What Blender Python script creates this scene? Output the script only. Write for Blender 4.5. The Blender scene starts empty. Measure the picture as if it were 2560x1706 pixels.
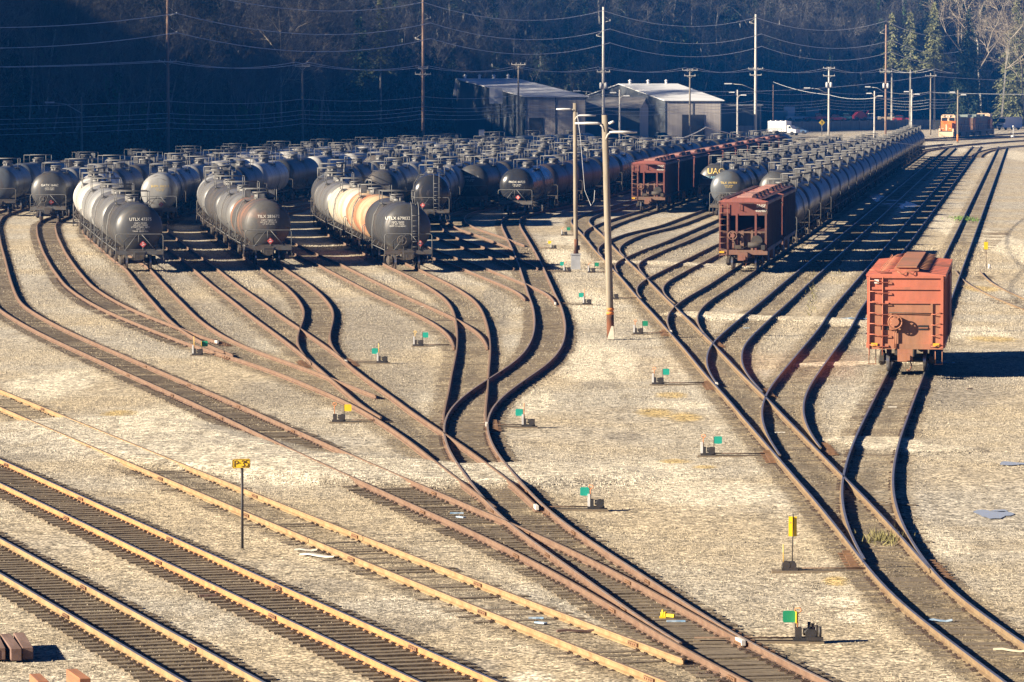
import bpy, bmesh, math, random
import numpy as np
from mathutils import Vector, Matrix
R = math.radians
SC = bpy.context.scene
COL = SC.collection
rng = random.Random(7)
nrng = np.random.default_rng(7)

# ------------------------------------------------------------------ camera, sky, sun, exposure
F_PX = 11200.0            # focal length in pixels of a 2560 wide frame
CAM_H = 12.33             # camera height over the ballast
PITCH = math.atan(660.0 / F_PX)
cam_data = bpy.data.cameras.new('camera')
cam_data.sensor_width = 36.0
cam_data.lens = 36.0 * F_PX / 2560.0
cam_data.clip_start = 1.0
cam_data.clip_end = 6000.0
cam = bpy.data.objects.new('camera', cam_data)
COL.objects.link(cam)
cam.location = (0, 0, CAM_H)
cam.rotation_euler = (math.pi / 2 - PITCH, 0, 0)
SC.camera = cam

HAZE_DENSITY = 0.00013
SUN_EL, SUN_AZ = 22.5, 20.0        # light travels to +x and a little to +y
ldir = Vector((math.cos(R(SUN_AZ)) * math.cos(R(SUN_EL)), math.sin(R(SUN_AZ)) * math.cos(R(SUN_EL)), -math.sin(R(SUN_EL))))
world = bpy.data.worlds.new('World')
SC.world = world
world.use_nodes = True
wn = world.node_tree.nodes
wl = world.node_tree.links
wn.clear()
sky = wn.new('ShaderNodeTexSky')
sky.sky_type = 'NISHITA'
sky.sun_disc = False
sky.sun_elevation = R(SUN_EL)
sky.sun_rotation = math.atan2(-ldir.x, -ldir.y)
sky.altitude = 4000
sky.air_density = 0.3
sky.dust_density = 0.0
sky.ozone_density = 10.0
bgn = wn.new('ShaderNodeBackground')
bgn.inputs['Strength'].default_value = 0.05
wo = wn.new('ShaderNodeOutputWorld')
wl.new(sky.outputs['Color'], bgn.inputs['Color'])
wl.new(bgn.outputs['Background'], wo.inputs['Surface'])

sun_data = bpy.data.lights.new('sun', 'SUN')
sun_data.energy = 5.0
sun_data.angle = R(0.5)
sun_data.color = (1.0, 0.86, 0.66)
sun = bpy.data.objects.new('sun', sun_data)
COL.objects.link(sun)
sun.location = (-60, 60, 80)
sun.rotation_euler = ldir.to_track_quat('-Z', 'Y').to_euler()

SC.view_settings.view_transform = 'Standard'
SC.view_settings.look = 'None'
SC.view_settings.exposure = 1.55
SC.view_settings.gamma = 1.0
SC.view_settings.use_curve_mapping = False
SC.cycles.use_denoising = True
SC.cycles.max_bounces = 5
SC.cycles.diffuse_bounces = 1
SC.cycles.glossy_bounces = 2
SC.cycles.transmission_bounces = 2
SC.cycles.volume_bounces = 0
SC.cycles.caustics_reflective = False
SC.cycles.caustics_refractive = False

# ------------------------------------------------------------------ survey: picture measurements -> places on the ground
_sp, _cp = math.sin(PITCH), math.cos(PITCH)
def ground_at(u, v, z=0.0):
    a = (u - 1280.0) / F_PX
    b = (v - 853.0) / F_PX
    t = (CAM_H - z) / (_sp + b * _cp)
    return a * t, (_cp - b * _sp) * t
def row_of(y, z=0.0):
    # picture row of a point at depth y, height z
    k = (CAM_H - z) / y          # tan of angle under horizon
    ang = math.atan(k) - PITCH
    return 853.0 + F_PX * math.tan(ang)

# ------------------------------------------------------------------ mesh building
class MB:
    """collects shapes, then links them as one mesh object"""
    def __init__(self):
        self.v, self.f, self.m, self.s = [], [], [], []
    def add(self, vs, fs, mi=0, smooth=False):
        o = len(self.v)
        self.v.extend(vs)
        for f in fs:
            self.f.append([i + o for i in f]); self.m.append(mi); self.s.append(smooth)
    def box(self, c, size, mi=0, rz=0.0, tilt=None, taper=1.0):
        x, y, z = size[0] / 2, size[1] / 2, size[2] / 2
        vs = []
        for sz in (-1, 1):
            k = taper if sz > 0 else 1.0
            for sx, sy in ((-1, -1), (1, -1), (1, 1), (-1, 1)):
                vs.append(Vector((sx * x * k, sy * y * k, sz * z)))
        M = Matrix.Rotation(rz, 3, 'Z')
        if tilt: M = M @ Matrix.Rotation(tilt[0], 3, tilt[1])
        c = Vector(c)
        self.add([tuple(M @ p + c) for p in vs], [(3, 2, 1, 0), (4, 5, 6, 7), (0, 1, 5, 4), (1, 2, 6, 5), (2, 3, 7, 6), (3, 0, 4, 7)], mi)
        return self
    def cyl(self, p0, p1, r0, r1=None, n=8, mi=0, smooth=True, caps=True):
        r1 = r0 if r1 is None else r1
        p0, p1 = Vector(p0), Vector(p1)
        d = (p1 - p0)
        if d.length < 1e-6: return self
        d.normalize()
        a = d.orthogonal().normalized(); b = d.cross(a)
        vs = []
        for p, r in ((p0, r0), (p1, r1)):
            for i in range(n):
                t = 2 * math.pi * i / n
                vs.append(tuple(p + (a * math.cos(t) + b * math.sin(t)) * r))
        fs = [(i, (i + 1) % n, n + (i + 1) % n, n + i) for i in range(n)]
        self.add(vs, fs, mi, smooth)
        if caps:
            self.add(vs, [tuple(reversed(range(n))), tuple(range(n, 2 * n))], mi, False)
        return self
    def tube(self, pts, r, n=6, mi=0):
        pts = [Vector(p) for p in pts]
        N = len(pts); vs = []; a = None
        for i, p in enumerate(pts):
            d = (pts[min(i + 1, N - 1)] - pts[max(i - 1, 0)]).normalized()
            if a is None: a = d.orthogonal().normalized()
            else:
                a = (a - d * a.dot(d))
                a = a.normalized() if a.length > 1e-5 else d.orthogonal().normalized()
            b = d.cross(a)
            rr = r[i] if isinstance(r, (list, tuple)) else r
            for k in range(n):
                t = 2 * math.pi * k / n
                vs.append(tuple(p + (a * math.cos(t) + b * math.sin(t)) * rr))
        fs = [(i * n + k, i * n + (k + 1) % n, (i + 1) * n + (k + 1) % n, (i + 1) * n + k) for i in range(N - 1) for k in range(n)]
        fs += [tuple(reversed(range(n))), tuple(range((N - 1) * n, N * n))]
        self.add(vs, fs, mi, True)
        return self
    def lathe(self, prof, axis='Z', n=24, mi=0, smooth=True, origin=(0, 0, 0)):
        # prof: (radius, along)
        vs, fs = [], []
        ox, oy, oz = origin
        for r, h in prof:
            for k in range(n):
                t = 2 * math.pi * k / n
                c, s = r * math.cos(t), r * math.sin(t)
                if axis == 'Z': vs.append((ox + c, oy + s, oz + h))
                elif axis == 'Y': vs.append((ox + c, oy + h, oz - s))
                else: vs.append((ox + h, oy + c, oz + s))
        m = len(prof)
        for i in range(m - 1):
            for k in range(n):
                fs.append((i * n + k, i * n + (k + 1) % n, (i + 1) * n + (k + 1) % n, (i + 1) * n + k))
        self.add(vs, fs, mi, smooth)
        return self
    def prism(self, outline, p0, p1, mi=0):
        # outline (x,z) extruded along y from p0 to p1
        n = len(outline)
        vs = [(x, p0, z) for x, z in outline] + [(x, p1, z) for x, z in outline]
        fs = [(i, (i + 1) % n, n + (i + 1) % n, n + i) for i in range(n)] + [tuple(reversed(range(n))), tuple(range(n, 2 * n))]
        self.add(vs, fs, mi)
        return self
    def prism_x(self, outline, x0, x1, mi=0):
        n = len(outline)
        vs = [(x0, y, z) for y, z in outline] + [(x1, y, z) for y, z in outline]
        fs = [(i, (i + 1) % n, n + (i + 1) % n, n + i) for i in range(n)] + [tuple(reversed(range(n))), tuple(range(n, 2 * n))]
        self.add(vs, fs, mi)
        return self
    def mesh(self, name, mats, bevel=0.0):
        me = bpy.data.meshes.new(name)
        me.from_pydata(self.v, [], self.f)
        for m in (mats if isinstance(mats, (list, tuple)) else [mats]): me.materials.append(m)
        me.polygons.foreach_set('material_index', self.m)
        me.polygons.foreach_set('use_smooth', self.s)
        bm = bmesh.new(); bm.from_mesh(me)
        bmesh.ops.remove_doubles(bm, verts=bm.verts, dist=1e-5)
        if bevel > 0:
            es = [e for e in bm.edges if len(e.link_faces) == 2 and e.calc_face_angle(0) > 0.6]
            try: bmesh.ops.bevel(bm, geom=es, offset=bevel, segments=1, affect='EDGES', profile=0.5, clamp_overlap=True)
            except Exception: pass
        bmesh.ops.recalc_face_normals(bm, faces=bm.faces)
        bm.to_mesh(me); bm.free()
        return me
    def build(self, name, mats, parent=None, bevel=0.0, loc=None, rz=0.0):
        return link(name, self.mesh(name, mats, bevel), parent, loc, rz)

def link(name, data, parent=None, loc=None, rz=0.0):
    o = bpy.data.objects.new(name, data)
    COL.objects.link(o)
    if parent is not None: o.parent = parent
    if loc is not None: o.location = loc
    if rz: o.rotation_euler = (0, 0, rz)
    return o
def tag(o, label, cat, group=None, kind=None):
    if label: o['label'] = label
    if cat: o['category'] = cat
    if group: o['group'] = group
    if kind: o['kind'] = kind
    return o
def thing(name, label, cat, loc=(0, 0, 0), rz=0.0, group=None):
    o = bpy.data.objects.new(name, None)
    o.empty_display_size = 0.5
    COL.objects.link(o)
    o.location = loc; o.rotation_euler = (0, 0, rz)
    return tag(o, label, cat, group)
KIDS = {}
def kids(o):
    return [c for c in COL.objects if c.parent == o]
def dup(root, loc, rz, label=None, group=None):
    """copy of a thing with its parts and their parts"""
    r = root.copy(); COL.objects.link(r)
    r.location = loc; r.rotation_euler = (0, 0, rz)
    if label: r['label'] = label
    if group: r['group'] = group
    if root.name not in KIDS:
        KIDS[root.name] = [(c, list(c.children)) for c in root.children]
    for ch, sub in KIDS[root.name]:
        c = ch.copy(); COL.objects.link(c); c.parent = r
        for g in sub:
            d = g.copy(); COL.objects.link(d); d.parent = c
    return r

# ------------------------------------------------------------------ materials
MATS = {}
def mat(name, col, rough=0.7, metal=0.0, var=0.25, scale=3.0, bump=0.0, col2=None, cscale=None, stretch=None, spec=0.5, thr=(0.4, 0.65), detail=6.0, bscale=None):
    """principled paint or stone with a noise mix between col and col2 and a finer brightness noise"""
    m = bpy.data.materials.new(name); m.use_nodes = True
    nt = m.node_tree; N = nt.nodes; L = nt.links
    p = N['Principled BSDF']
    p.inputs['Roughness'].default_value = rough
    p.inputs['Metallic'].default_value = metal
    p.inputs['Specular IOR Level'].default_value = spec
    tc = N.new('ShaderNodeTexCoord'); mp = N.new('ShaderNodeMapping')
    oi = N.new('ShaderNodeObjectInfo')
    add = N.new('ShaderNodeVectorMath'); add.operation = 'ADD'
    mul = N.new('ShaderNodeVectorMath'); mul.operation = 'SCALE'; mul.inputs['Scale'].default_value = 37.0
    cmb = N.new('ShaderNodeCombineXYZ')
    for k in range(3): L.new(oi.outputs['Random'], cmb.inputs[k])
    L.new(cmb.outputs[0], mul.inputs[0]); L.new(tc.outputs['Object'], add.inputs[0]); L.new(mul.outputs[0], add.inputs[1])
    if stretch: mp.inputs['Scale'].default_value = stretch
    L.new(add.outputs[0], mp.inputs['Vector'])
    n1 = N.new('ShaderNodeTexNoise'); n1.inputs['Scale'].default_value = scale; n1.inputs['Detail'].default_value = detail; n1.inputs['Roughness'].default_value = 0.65
    L.new(mp.outputs[0], n1.inputs['Vector'])
    n2 = N.new('ShaderNodeTexNoise'); n2.inputs['Scale'].default_value = cscale or scale * 0.35; n2.inputs['Detail'].default_value = 5.0
    L.new(mp.outputs[0], n2.inputs['Vector'])
    r2 = N.new('ShaderNodeMapRange'); r2.inputs['From Min'].default_value = thr[0]; r2.inputs['From Max'].default_value = thr[1]
    L.new(n2.outputs['Fac'], r2.inputs['Value'])
    mx = N.new('ShaderNodeMix'); mx.data_type = 'RGBA'
    c2 = col2 or tuple(c * (1 - var) for c in col)
    mx.inputs['A'].default_value = (*col, 1); mx.inputs['B'].default_value = (*c2, 1)
    L.new(r2.outputs[0], mx.inputs['Factor'])
    r1 = N.new('ShaderNodeMapRange'); r1.inputs['From Min'].default_value = 0.25; r1.inputs['From Max'].default_value = 0.75
    r1.inputs['To Min'].default_value = 1 - var; r1.inputs['To Max'].default_value = 1 + var
    L.new(n1.outputs['Fac'], r1.inputs['Value'])
    sc = N.new('ShaderNodeVectorMath'); sc.operation = 'SCALE'
    L.new(mx.outputs['Result'], sc.inputs[0]); L.new(r1.outputs[0], sc.inputs['Scale'])
    L.new(sc.outputs[0], p.inputs['Base Color'])
    if bump:
        b = N.new('ShaderNodeBump'); b.inputs['Strength'].default_value = bump; b.inputs['Distance'].default_value = 0.05
        if bscale:
            n3 = N.new('ShaderNodeTexNoise'); n3.inputs['Scale'].default_value = bscale; n3.inputs['Detail'].default_value = 3
            L.new(mp.outputs[0], n3.inputs['Vector']); L.new(n3.outputs['Fac'], b.inputs['Height'])
        else: L.new(n1.outputs['Fac'], b.inputs['Height'])
        L.new(b.outputs[0], p.inputs['Normal'])
    MATS[name] = m
    return m
# ------------------------------------------------------------------ where the tracks run
# surveyed rail points (u,v) of the left and right rail, far points (x,y) of the centre line; limits: rows where a rail ends at its switch
def P(s, ox, oy, k=3.672):
    out = []
    for t in s.split():
        a, b = t.split(',')
        out.append((ox + float(a) / k, oy + float(b) / k))
    return out
R1 = lambda s: P(s, 0, 560)
R2 = lambda s: P(s, 640, 560)
R3 = lambda s: P(s, 1280, 560)
R4 = lambda s: P(s, 0, 960)
R5 = lambda s: P(s, 640, 960)
R6 = lambda s: P(s, 1280, 960)
R7 = lambda s: P(s, 1920, 960)
T3 = lambda s: P(s, 1120, 300)
B1 = lambda s: P(s, 0, 1280, 3.676)
B2 = lambda s: P(s, 640, 1280, 3.676)
B3 = lambda s: P(s, 1280, 1280, 3.676)
B4 = lambda s: P(s, 1920, 1280, 3.676)

def bend(xn, yn, s1, x0, s2, y1, t=45):
    """near tangent from (xn,yn) slope s1, filleted into the far line x = x0 + s2*y"""
    yi = (x0 - xn + s1 * yn) / (s1 - s2)
    xi = x0 + s2 * yi
    pts = []
    y = yn + 6
    while y < yi - t: pts.append((xn + s1 * (y - yn), y)); y += 6
    ya, yb = yi - t, yi + t
    xa, xb = xi - s1 * t, xi + s2 * t
    for k in range(0, 13):
        q = k / 12
        pts.append(((1 - q) ** 2 * xa + 2 * q * (1 - q) * xi + q * q * xb, ya + (yb - ya) * q))
    y = yb + 6
    while y <= y1: pts.append((x0 + s2 * y, y)); y += 6
    return pts
def lerp_curve(tab, y):
    ys = [p[1] for p in tab]; xs = [p[0] for p in tab]
    return float(np.interp(y, ys, xs))
# the two outer far curves of the left yard (x, y); the tracks between fan evenly
CURVE_L = [(0.46, 396), (8.0, 450), (15.5, 514), (24, 567), (37, 636), (52, 706), (80, 820)]
CURVE_D = [(-34.7, 300), (-43, 368), (-45.6, 395), (-46.0, 420), (-41.2, 450), (-36.6, 470), (-24.2, 527), (-10.5, 578), (0.5, 612), (14, 655), (32, 712), (64, 810)]
def fan_x(i, y):
    t = i / 10.0
    return (1 - t) * lerp_curve(CURVE_L, y) + t * lerp_curve(CURVE_D, y)
def fan(i, y0=476):
    """i = 1..10 counted from the innermost track; far points"""
    return [(fan_x(i, y), y) for y in range(y0, 640, 6)]
def fan_bend(i, xn, yn, s1, t=60):
    s2 = (fan_x(i, 494) - fan_x(i, 470)) / 24
    x0 = fan_x(i, 470) - s2 * 470
    yi = (x0 - xn + s1 * yn) / (s1 - s2)
    t = min(t, yi - yn - 4, 474 - yi)
    return bend(xn, yn, s1, x0, s2, 474, t) + fan(i)
def straight(x0, s, y0, y1):
    return [(x0 + s * y, y) for y in range(int(y0), int(y1), 6)]

T = {}
T['A'] = dict(L=[(0, 1440), (462, 1706), (560, 1762)], R=[(-40, 1323), (0, 1345), (640, 1685), (760, 1748)], ext=(70, 0))
T['B'] = dict(L=[(0, 1208), (378, 1387), (640, 1513), (1053, 1706), (1150, 1751)], R=[(-60, 1120), (0, 1148), (531, 1387), (1252, 1706), (1380, 1762)], ext=(70, 0))
T['C'] = dict(L=R4('0,220 800,560 1500,870 2350,1220') + B2('550,250 1270,580 2353,1030') + B3('650,1260 1480,1566') + [(1790, 1750)],
              R=R4('0,50 1000,450 1900,800 2350,1000') + R5('860,1360 1500,1568') + B2('1230,280 2353,770') + B3('720,1040 1250,1230 1640,1370') + [(1794, 1685), (1868, 1718)], Rmax=1652, ext=(80, 0))
T['D'] = dict(L=R1('0,770 200,900 480,1050 860,1220 1200,1390 1640,1568') + R5('0,440 660,760 1200,1000 1650,1200 2000,1350 2350,1530') + B3('470,590 700,700 1100,930 1640,1300 2160,1566') + [(1960, 1750)],
              R=R1('10,180 50,320 90,480 130,600 190,720 280,800 550,950 850,1080 1100,1190 1400,1310 1700,1440 1980,1568') + R5('0,255 560,510 870,640 1240,790 1640,980 2000,1130 2350,1290') + B3('400,250 900,530 1300,740 1700,990 2070,1190'),
              far=CURVE_D, farmin=306, Rmax=1603)
T['F'] = dict(L=R1('335,0 340,100 400,250 480,400 600,560 800,700 1000,810 1250,910 1500,1020 1750,1110 1900,1160 2350,1290') + R2('300,1410 700,1568') + R5('430,0 800,150 1050,290 1250,420 1500,590 1700,760 2000,980 2200,1130'),
              R=R1('510,0 530,100 600,260 700,400 850,570 1030,690 1250,790 1500,890 1700,960 2000,1070 2350,1180') + R2('500,1330 640,1390 900,1500 1120,1568') + R5('1100,110 1340,220 1550,330 1740,460 1870,540 2050,680 2350,900'),
              far=[(-39.3, 381), (-39.6, 397), (-38.3, 420), (-34.6, 450)] + fan(9), Lmax=1272, Rmax=858)
T['G'] = dict(L=R1('1130,395 1300,600 1450,770 1600,910 1850,1060 2170,1200') , R=R1('1370,390 1550,590 1700,740 1830,880 2000,1010 2200,1120') + R2('500,1330 640,1390 900,1500 1120,1568') + R5('1100,110'),
              far=fan_bend(8, -24.2, 287, -.135), Lmax=887, Rmax=1000)
T['H'] = dict(L=R1('1490,190 1620,280 1750,390 1950,560 2350,870') + R2('180,990 400,1160 540,1280 650,1390 900,1568') + R5('900,150 1050,260 1200,330'),
              R=R1('1820,290 1970,390 2200,570 2350,670') + R2('200,820 400,960 600,1100 800,1240 1050,1430 1250,1568') + R5('1190,90'),
              far=fan_bend(7, -19.9, 287.8, -.122), Lmax=1050, Rmax=904)
T['I'] = dict(L=R2('0,380 100,450 270,570 380,680 440,790 430,880 390,990 365,1080 380,1130 440,1210 540,1290'), R=R2('220,370 500,550 640,680 720,790 710,900 680,1000 690,1090 760,1190 850,1290 1050,1440 1280,1568') + R5('1190,90 1350,210 1550,330 1740,460 1870,540 2050,680 2350,900') + R6('100,990 235,1130'),
              far=fan_bend(6, -16.2, 293, -.117), Lmax=911, Rmax=1268)
T['J'] = dict(L=R2('510,340 770,480 1100,660 1500,830 1700,950 1800,1050 1845,1130'), R=R2('710,330 1000,470 1400,660 1800,850 1870,890 2000,960 2100,1050 2125,1130'),
              far=fan_bend(5, -12.7, 297, -.125), Lmax=870, Rmax=868)
T['K'] = dict(L=R2('1090,320 1400,480 1600,590 1740,690 1810,780 1840,900 1850,1000 1845,1150 1810,1300 1775,1480 1770,1568') + R5('1740,160 1720,300 1728,430'), R=R2('1510,410 1800,550 2000,680 2080,800 2130,950 2150,1100 2150,1250 2130,1400 2130,1568') + R5('2130,150 2090,300 2075,380'),
              far=fan_bend(4, -6.7, 285, -.11), Lmax=1056, Rmax=1063)
T['L'] = dict(L=T3('550,870 515,890 485,950 510,1010 550,1090 600,1190 640,1310 690,1440 720,1568') + R3('110,480 140,600 185,730 205,870 205,960 170,1100 80,1230 0,1310') + R5('2050,0 1900,100 1780,230 1730,350 1728,430 1750,560 1820,700 1960,880 2130,1080 2350,1300') + B3('300,310 640,560 820,690 1100,900 1350,1080 1560,1230'),
              R=T3('720,870 670,890 655,930 670,990 720,1070 780,1180 850,1300 900,1430 970,1568') + R3('290,400 330,500 380,590 420,680 460,760 490,880 490,1000 440,1140 350,1240 150,1390 0,1530') + R5('2220,150 2140,280 2120,360 2140,480 2200,620 2350,780') + R6('180,1010 290,1130 420,1250') + B3('900,400 1300,640 1700,900 2100,1170 2353,1310') + B4('600,1566') + [(2170, 1750)],
              far=CURVE_L, farmin=402, Lmax=1613)
T['M'] = dict(L=R2('1910,410') + T3('0,1310 130,1370 630,1568') + R3('80,630 150,690'), R=T3('0,1240 340,1350 580,1440 860,1568') + R3('100,530 250,600 350,660 400,730'),
              far=fan_bend(3, -4.9, 306, -.12), Lmax=748, Rmax=759)
T['N'] = dict(L=T3('0,1110 350,1250 520,1310 640,1370'), R=T3('0,1045 240,1140 560,1240 700,1290 840,1370'), far=fan_bend(2, -3.2, 323, -.116), Lmax=673, Rmax=673)
T['O'] = dict(L=T3('270,805 100,840 0,880 -15,910 0,940 80,985 280,1060 520,1150 600,1190'), R=T3('400,805 220,840 150,890 150,915 170,950 270,1000 480,1060 700,1150'),
              far=[(-2.57 + .13 * (y - 418) * 1.0, y) for y in range(424, 450, 6)] + fan(1), Lmax=624, Rmax=613)
# right ladder
T['V'] = dict(L=T3('1680,735 1190,880 1140,915 1135,940 1190,1000 1440,1290') + R3('850,330 1000,480 1200,720 1400,920 1600,1150 1800,1400 1950,1568') + R6('2350,580') + R7('100,680 250,880 380,980 500,1150 620,1320 780,1500 850,1568') + B4('640,170 880,430 1040,650 1200,850 1450,1000 1700,1180 2000,1420 2150,1566') + [(2590, 1760)],
              R=T3('1680,790 1430,850 1310,890 1285,930 1330,980 1430,1060') + R3('970,260 1040,310 1200,470 1400,670 1500,760 1700,970 1850,1110 2000,1270 2200,1470 2320,1568') + R7('130,280 300,440 480,620 650,800 700,860 800,950 950,1110 1100,1260 1300,1450 1390,1568') + B4('1150,120 1300,290 1400,430 1460,550'),
              far=straight(-44.7, .130, 452, 700), Rmax=1429)
T['S'] = dict(L=T3('1850,810 1500,910 1340,970 1260,1010 1240,1060 1300,1120'), R=T3('1930,820 1700,900 1520,965 1430,1020 1430,1070'), far=straight(-40.5, .1287, 418, 640), Lmax=605, Rmax=591)
T['R'] = dict(L=R3('1060,80 900,140 820,180 785,240 840,300'), R=R3('1240,80 1100,140 1000,200 980,260 1030,300'), far=straight(-32.7, .124, 366, 640), Lmax=641, Rmax=641)
T['Q'] = dict(L=R3('1215,235 1030,310 960,350 940,390 985,450'), R=R3('1430,220 1250,310 1160,350 1155,390 1230,490'), far=straight(-27.7, .120, 320, 640), Lmax=682, Rmax=693)
T['P2'] = dict(L=R3('1910,170 1600,320 1430,400 1250,490 1160,550 1140,610 1190,690'), R=R3('1915,270 1680,390 1500,490 1400,550 1380,610 1430,680 1500,730'), far=straight(-22.6, .118, 316, 660), Lmax=747, Rmax=758)
T['P'] = dict(L=R3('2030,410 1780,570 1600,670 1500,740 1430,830 1415,910 1470,1000'), R=R3('2240,420 2050,560 1870,670 1740,770 1700,850 1720,930 1780,1030 1850,1090'), far=straight(-18.15, .1159, 290, 740), Lmax=832, Rmax=856)
T['U1'] = dict(L=R3('2350,660 2090,870 1830,1100 1780,1230 1790,1310 1840,1400 1890,1470'), R=R3('2350,880 2130,1100 2110,1250 2150,1370 2200,1440 2330,1568'), far=straight(-13.9, .1159, 262, 780), Lmax=960, Rmax=985)
T['U2'] = dict(L=[(2056, 810), (1980, 903), (1940, 950), (1917, 979), (1904, 1014.5), (1904, 1050), (1920, 1095), (1950, 1137)], R=[(2125, 822), (2066, 900), (2026, 960), (2010, 1003), (2010, 1040), (2024, 1075), (2050, 1123)], far=straight(-9.7, .1159, 232, 800), Lmax=1137, Rmax=1123)
T['X'] = dict(L=R7('1036,0 912,230 800,480 720,700 690,830 665,980 680,1120 720,1270 800,1420 860,1568') + B4('760,200 850,370 920,470'), R=R7('1398,0 1304,280 1220,480 1180,650 1150,850 1160,1020 1200,1180 1270,1330 1420,1568') + B4('1250,130 1400,370 1520,560 1700,740 2000,950 2353,1190') + [(2760, 1745)], far=straight(-5.12, .1159, 188, 800), Lmax=1408)
T['Y'] = dict(L=[(2385, 657), (2391, 668), (2400, 682), (2420, 708), (2490, 742), (2560, 768), (2640, 795)], R=[(2432, 640), (2440, 665), (2450, 680), (2475, 700), (2560, 740), (2650, 775)], far=[(43.0, 388), (40, 362)], Lmin=670, Rmin=672)

def merged(pts):
    d = {}
    for u, v in pts: d.setdefault(round(v, 2), []).append(u)
    vs = sorted(d)
    return vs, [sum(d[v]) / len(d[v]) for v in vs]
def smooth(x, lam):
    n = len(x)
    D = np.zeros((n - 2, n))
    for i in range(n - 2): D[i, i:i + 3] = (1, -2, 1)
    W = np.ones(n); W[0] = W[-1] = 20
    return np.linalg.solve(np.diag(W) + lam * D.T @ D, W * x)
RAILTOP = 0.17
STEP = 1.5
for key, t in T.items():
    crv = {}
    for s in 'LR':
        if t.get(s):
            vs, us = merged(t[s])
            vv = np.arange(vs[0], vs[-1] + .01, 1.5)
            uu = np.interp(vv, vs, us)
            xy = np.array([ground_at(u, v, RAILTOP) for u, v in zip(uu, vv)])
            o = np.argsort(xy[:, 1]); crv[s] = xy[o]
    lo = min(c[0, 1] for c in crv.values()); hi = max(c[-1, 1] for c in crv.values())
    ys = np.arange(lo, hi, STEP); xs = []
    for y in ys:
        est = []
        for s, sg in (('L', 1), ('R', -1)):
            c = crv[s]
            if c[0, 1] <= y <= c[-1, 1]:
                x = np.interp(y, c[:, 1], c[:, 0])
                e = 6.0
                sl = (np.interp(y + e, c[:, 1], c[:, 0]) - np.interp(y - e, c[:, 1], c[:, 0])) / max(1e-3, min(y + e, c[-1, 1]) - max(y - e, c[0, 1]))
                est.append((x, sg * .755 * math.sqrt(1 + sl * sl)))
        if len(est) == 2: xs.append((est[0][0] + est[1][0]) / 2)
        else: xs.append(est[0][0] + est[0][1])
    pts = list(zip(xs, ys))
    if t.get('far'):
        fm = t.get('farmin', 0)
        fp = [p for p in t['far'] if p[1] > max(hi + 4, fm)]
        pts += fp
    px_, py_ = np.array([p[0] for p in pts]), np.array([p[1] for p in pts])
    yy = np.arange(py_[0], py_[-1], STEP)
    xx = smooth(np.interp(yy, py_, px_), 60.0 if key not in 'ABC' else 4000.0)
    if t.get('ext'):        # carry straight tracks on past the left edge of the frame
        n = int(t['ext'][0] / STEP); sl = (xx[-1] - xx[-8]) / 7
        xx = np.concatenate([xx, xx[-1] + sl * np.arange(1, n + 1)]); yy = np.concatenate([yy, yy[-1] + STEP * np.arange(1, n + 1)])
    t['c'] = np.stack([xx, yy], 1)
    lim = {}
    for s in 'LR':
        mx, mn = t.get(s + 'max'), t.get(s + 'min')
        lim[s] = (ground_at(1280, mx, RAILTOP)[1] if mx else -1e9, ground_at(1280, mn, RAILTOP)[1] if mn else 1e9)
    t['lim'] = lim
def offset(c, d):
    g = np.gradient(c, axis=0)
    g /= np.linalg.norm(g, axis=1)[:, None]
    n = np.stack([g[:, 1], -g[:, 0]], 1)
    return c + n * d
def along(key, y):
    """point and heading of track key at depth y"""
    c = T[key]['c']
    x = float(np.interp(y, c[:, 1], c[:, 0]))
    dx = float(np.interp(y + 4, c[:, 1], c[:, 0]) - np.interp(y - 4, c[:, 1], c[:, 0]))
    return x, y, math.atan2(-dx, 8.0)
# ------------------------------------------------------------------ the yard floor
def patch(u, v, ru, rv):
    """a patch given by its centre and half sizes in survey pixels -> world ellipse"""
    x, y = ground_at(u, v); x2, _ = ground_at(u + ru, v); _, y2 = ground_at(u, v - rv); _, y3 = ground_at(u, v + rv)
    return x, y, x2 - x, (y2 - y3) / 2
WHITE = [patch(1420, 600, 60, 14), patch(1400, 640, 70, 22), patch(1440, 760, 110, 50), patch(1480, 900, 130, 60), patch(1330, 1000, 60, 40), patch(1700, 1010, 90, 12), patch(1620, 1180, 170, 40), patch(1760, 1230, 200, 36),
         patch(2090, 1500, 66, 20), patch(2130, 1540, 50, 16), patch(2180, 1150, 40, 10), patch(2260, 1110, 60, 26), patch(2330, 1350, 80, 40), patch(2420, 830, 130, 20), patch(2480, 600, 90, 120), patch(2480, 380, 90, 30),
         patch(1850, 660, 0, 0), patch(1560, 660, 90, 5), patch(1840, 795, 130, 9), patch(2120, 805, 60, 6), patch(540, 1150, 120, 40), patch(700, 1180, 150, 40), patch(380, 1060, 160, 50), patch(120, 960, 120, 45), patch(1980, 1690, 80, 18), patch(1330, 1690, 70, 20), patch(2180, 905, 40, 6), patch(2080, 1360, 0, 0)]
YELLOW = [patch(1680, 985, 50, 10), patch(1710, 1040, 55, 16), patch(1640, 1030, 60, 14), patch(1690, 1150, 50, 8), patch(1760, 1165, 40, 6), patch(2450, 720, 60, 10), patch(2480, 845, 80, 10), patch(300, 1030, 50, 10), patch(2090, 1450, 40, 14), patch(1300, 690, 0, 0)]
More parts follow.
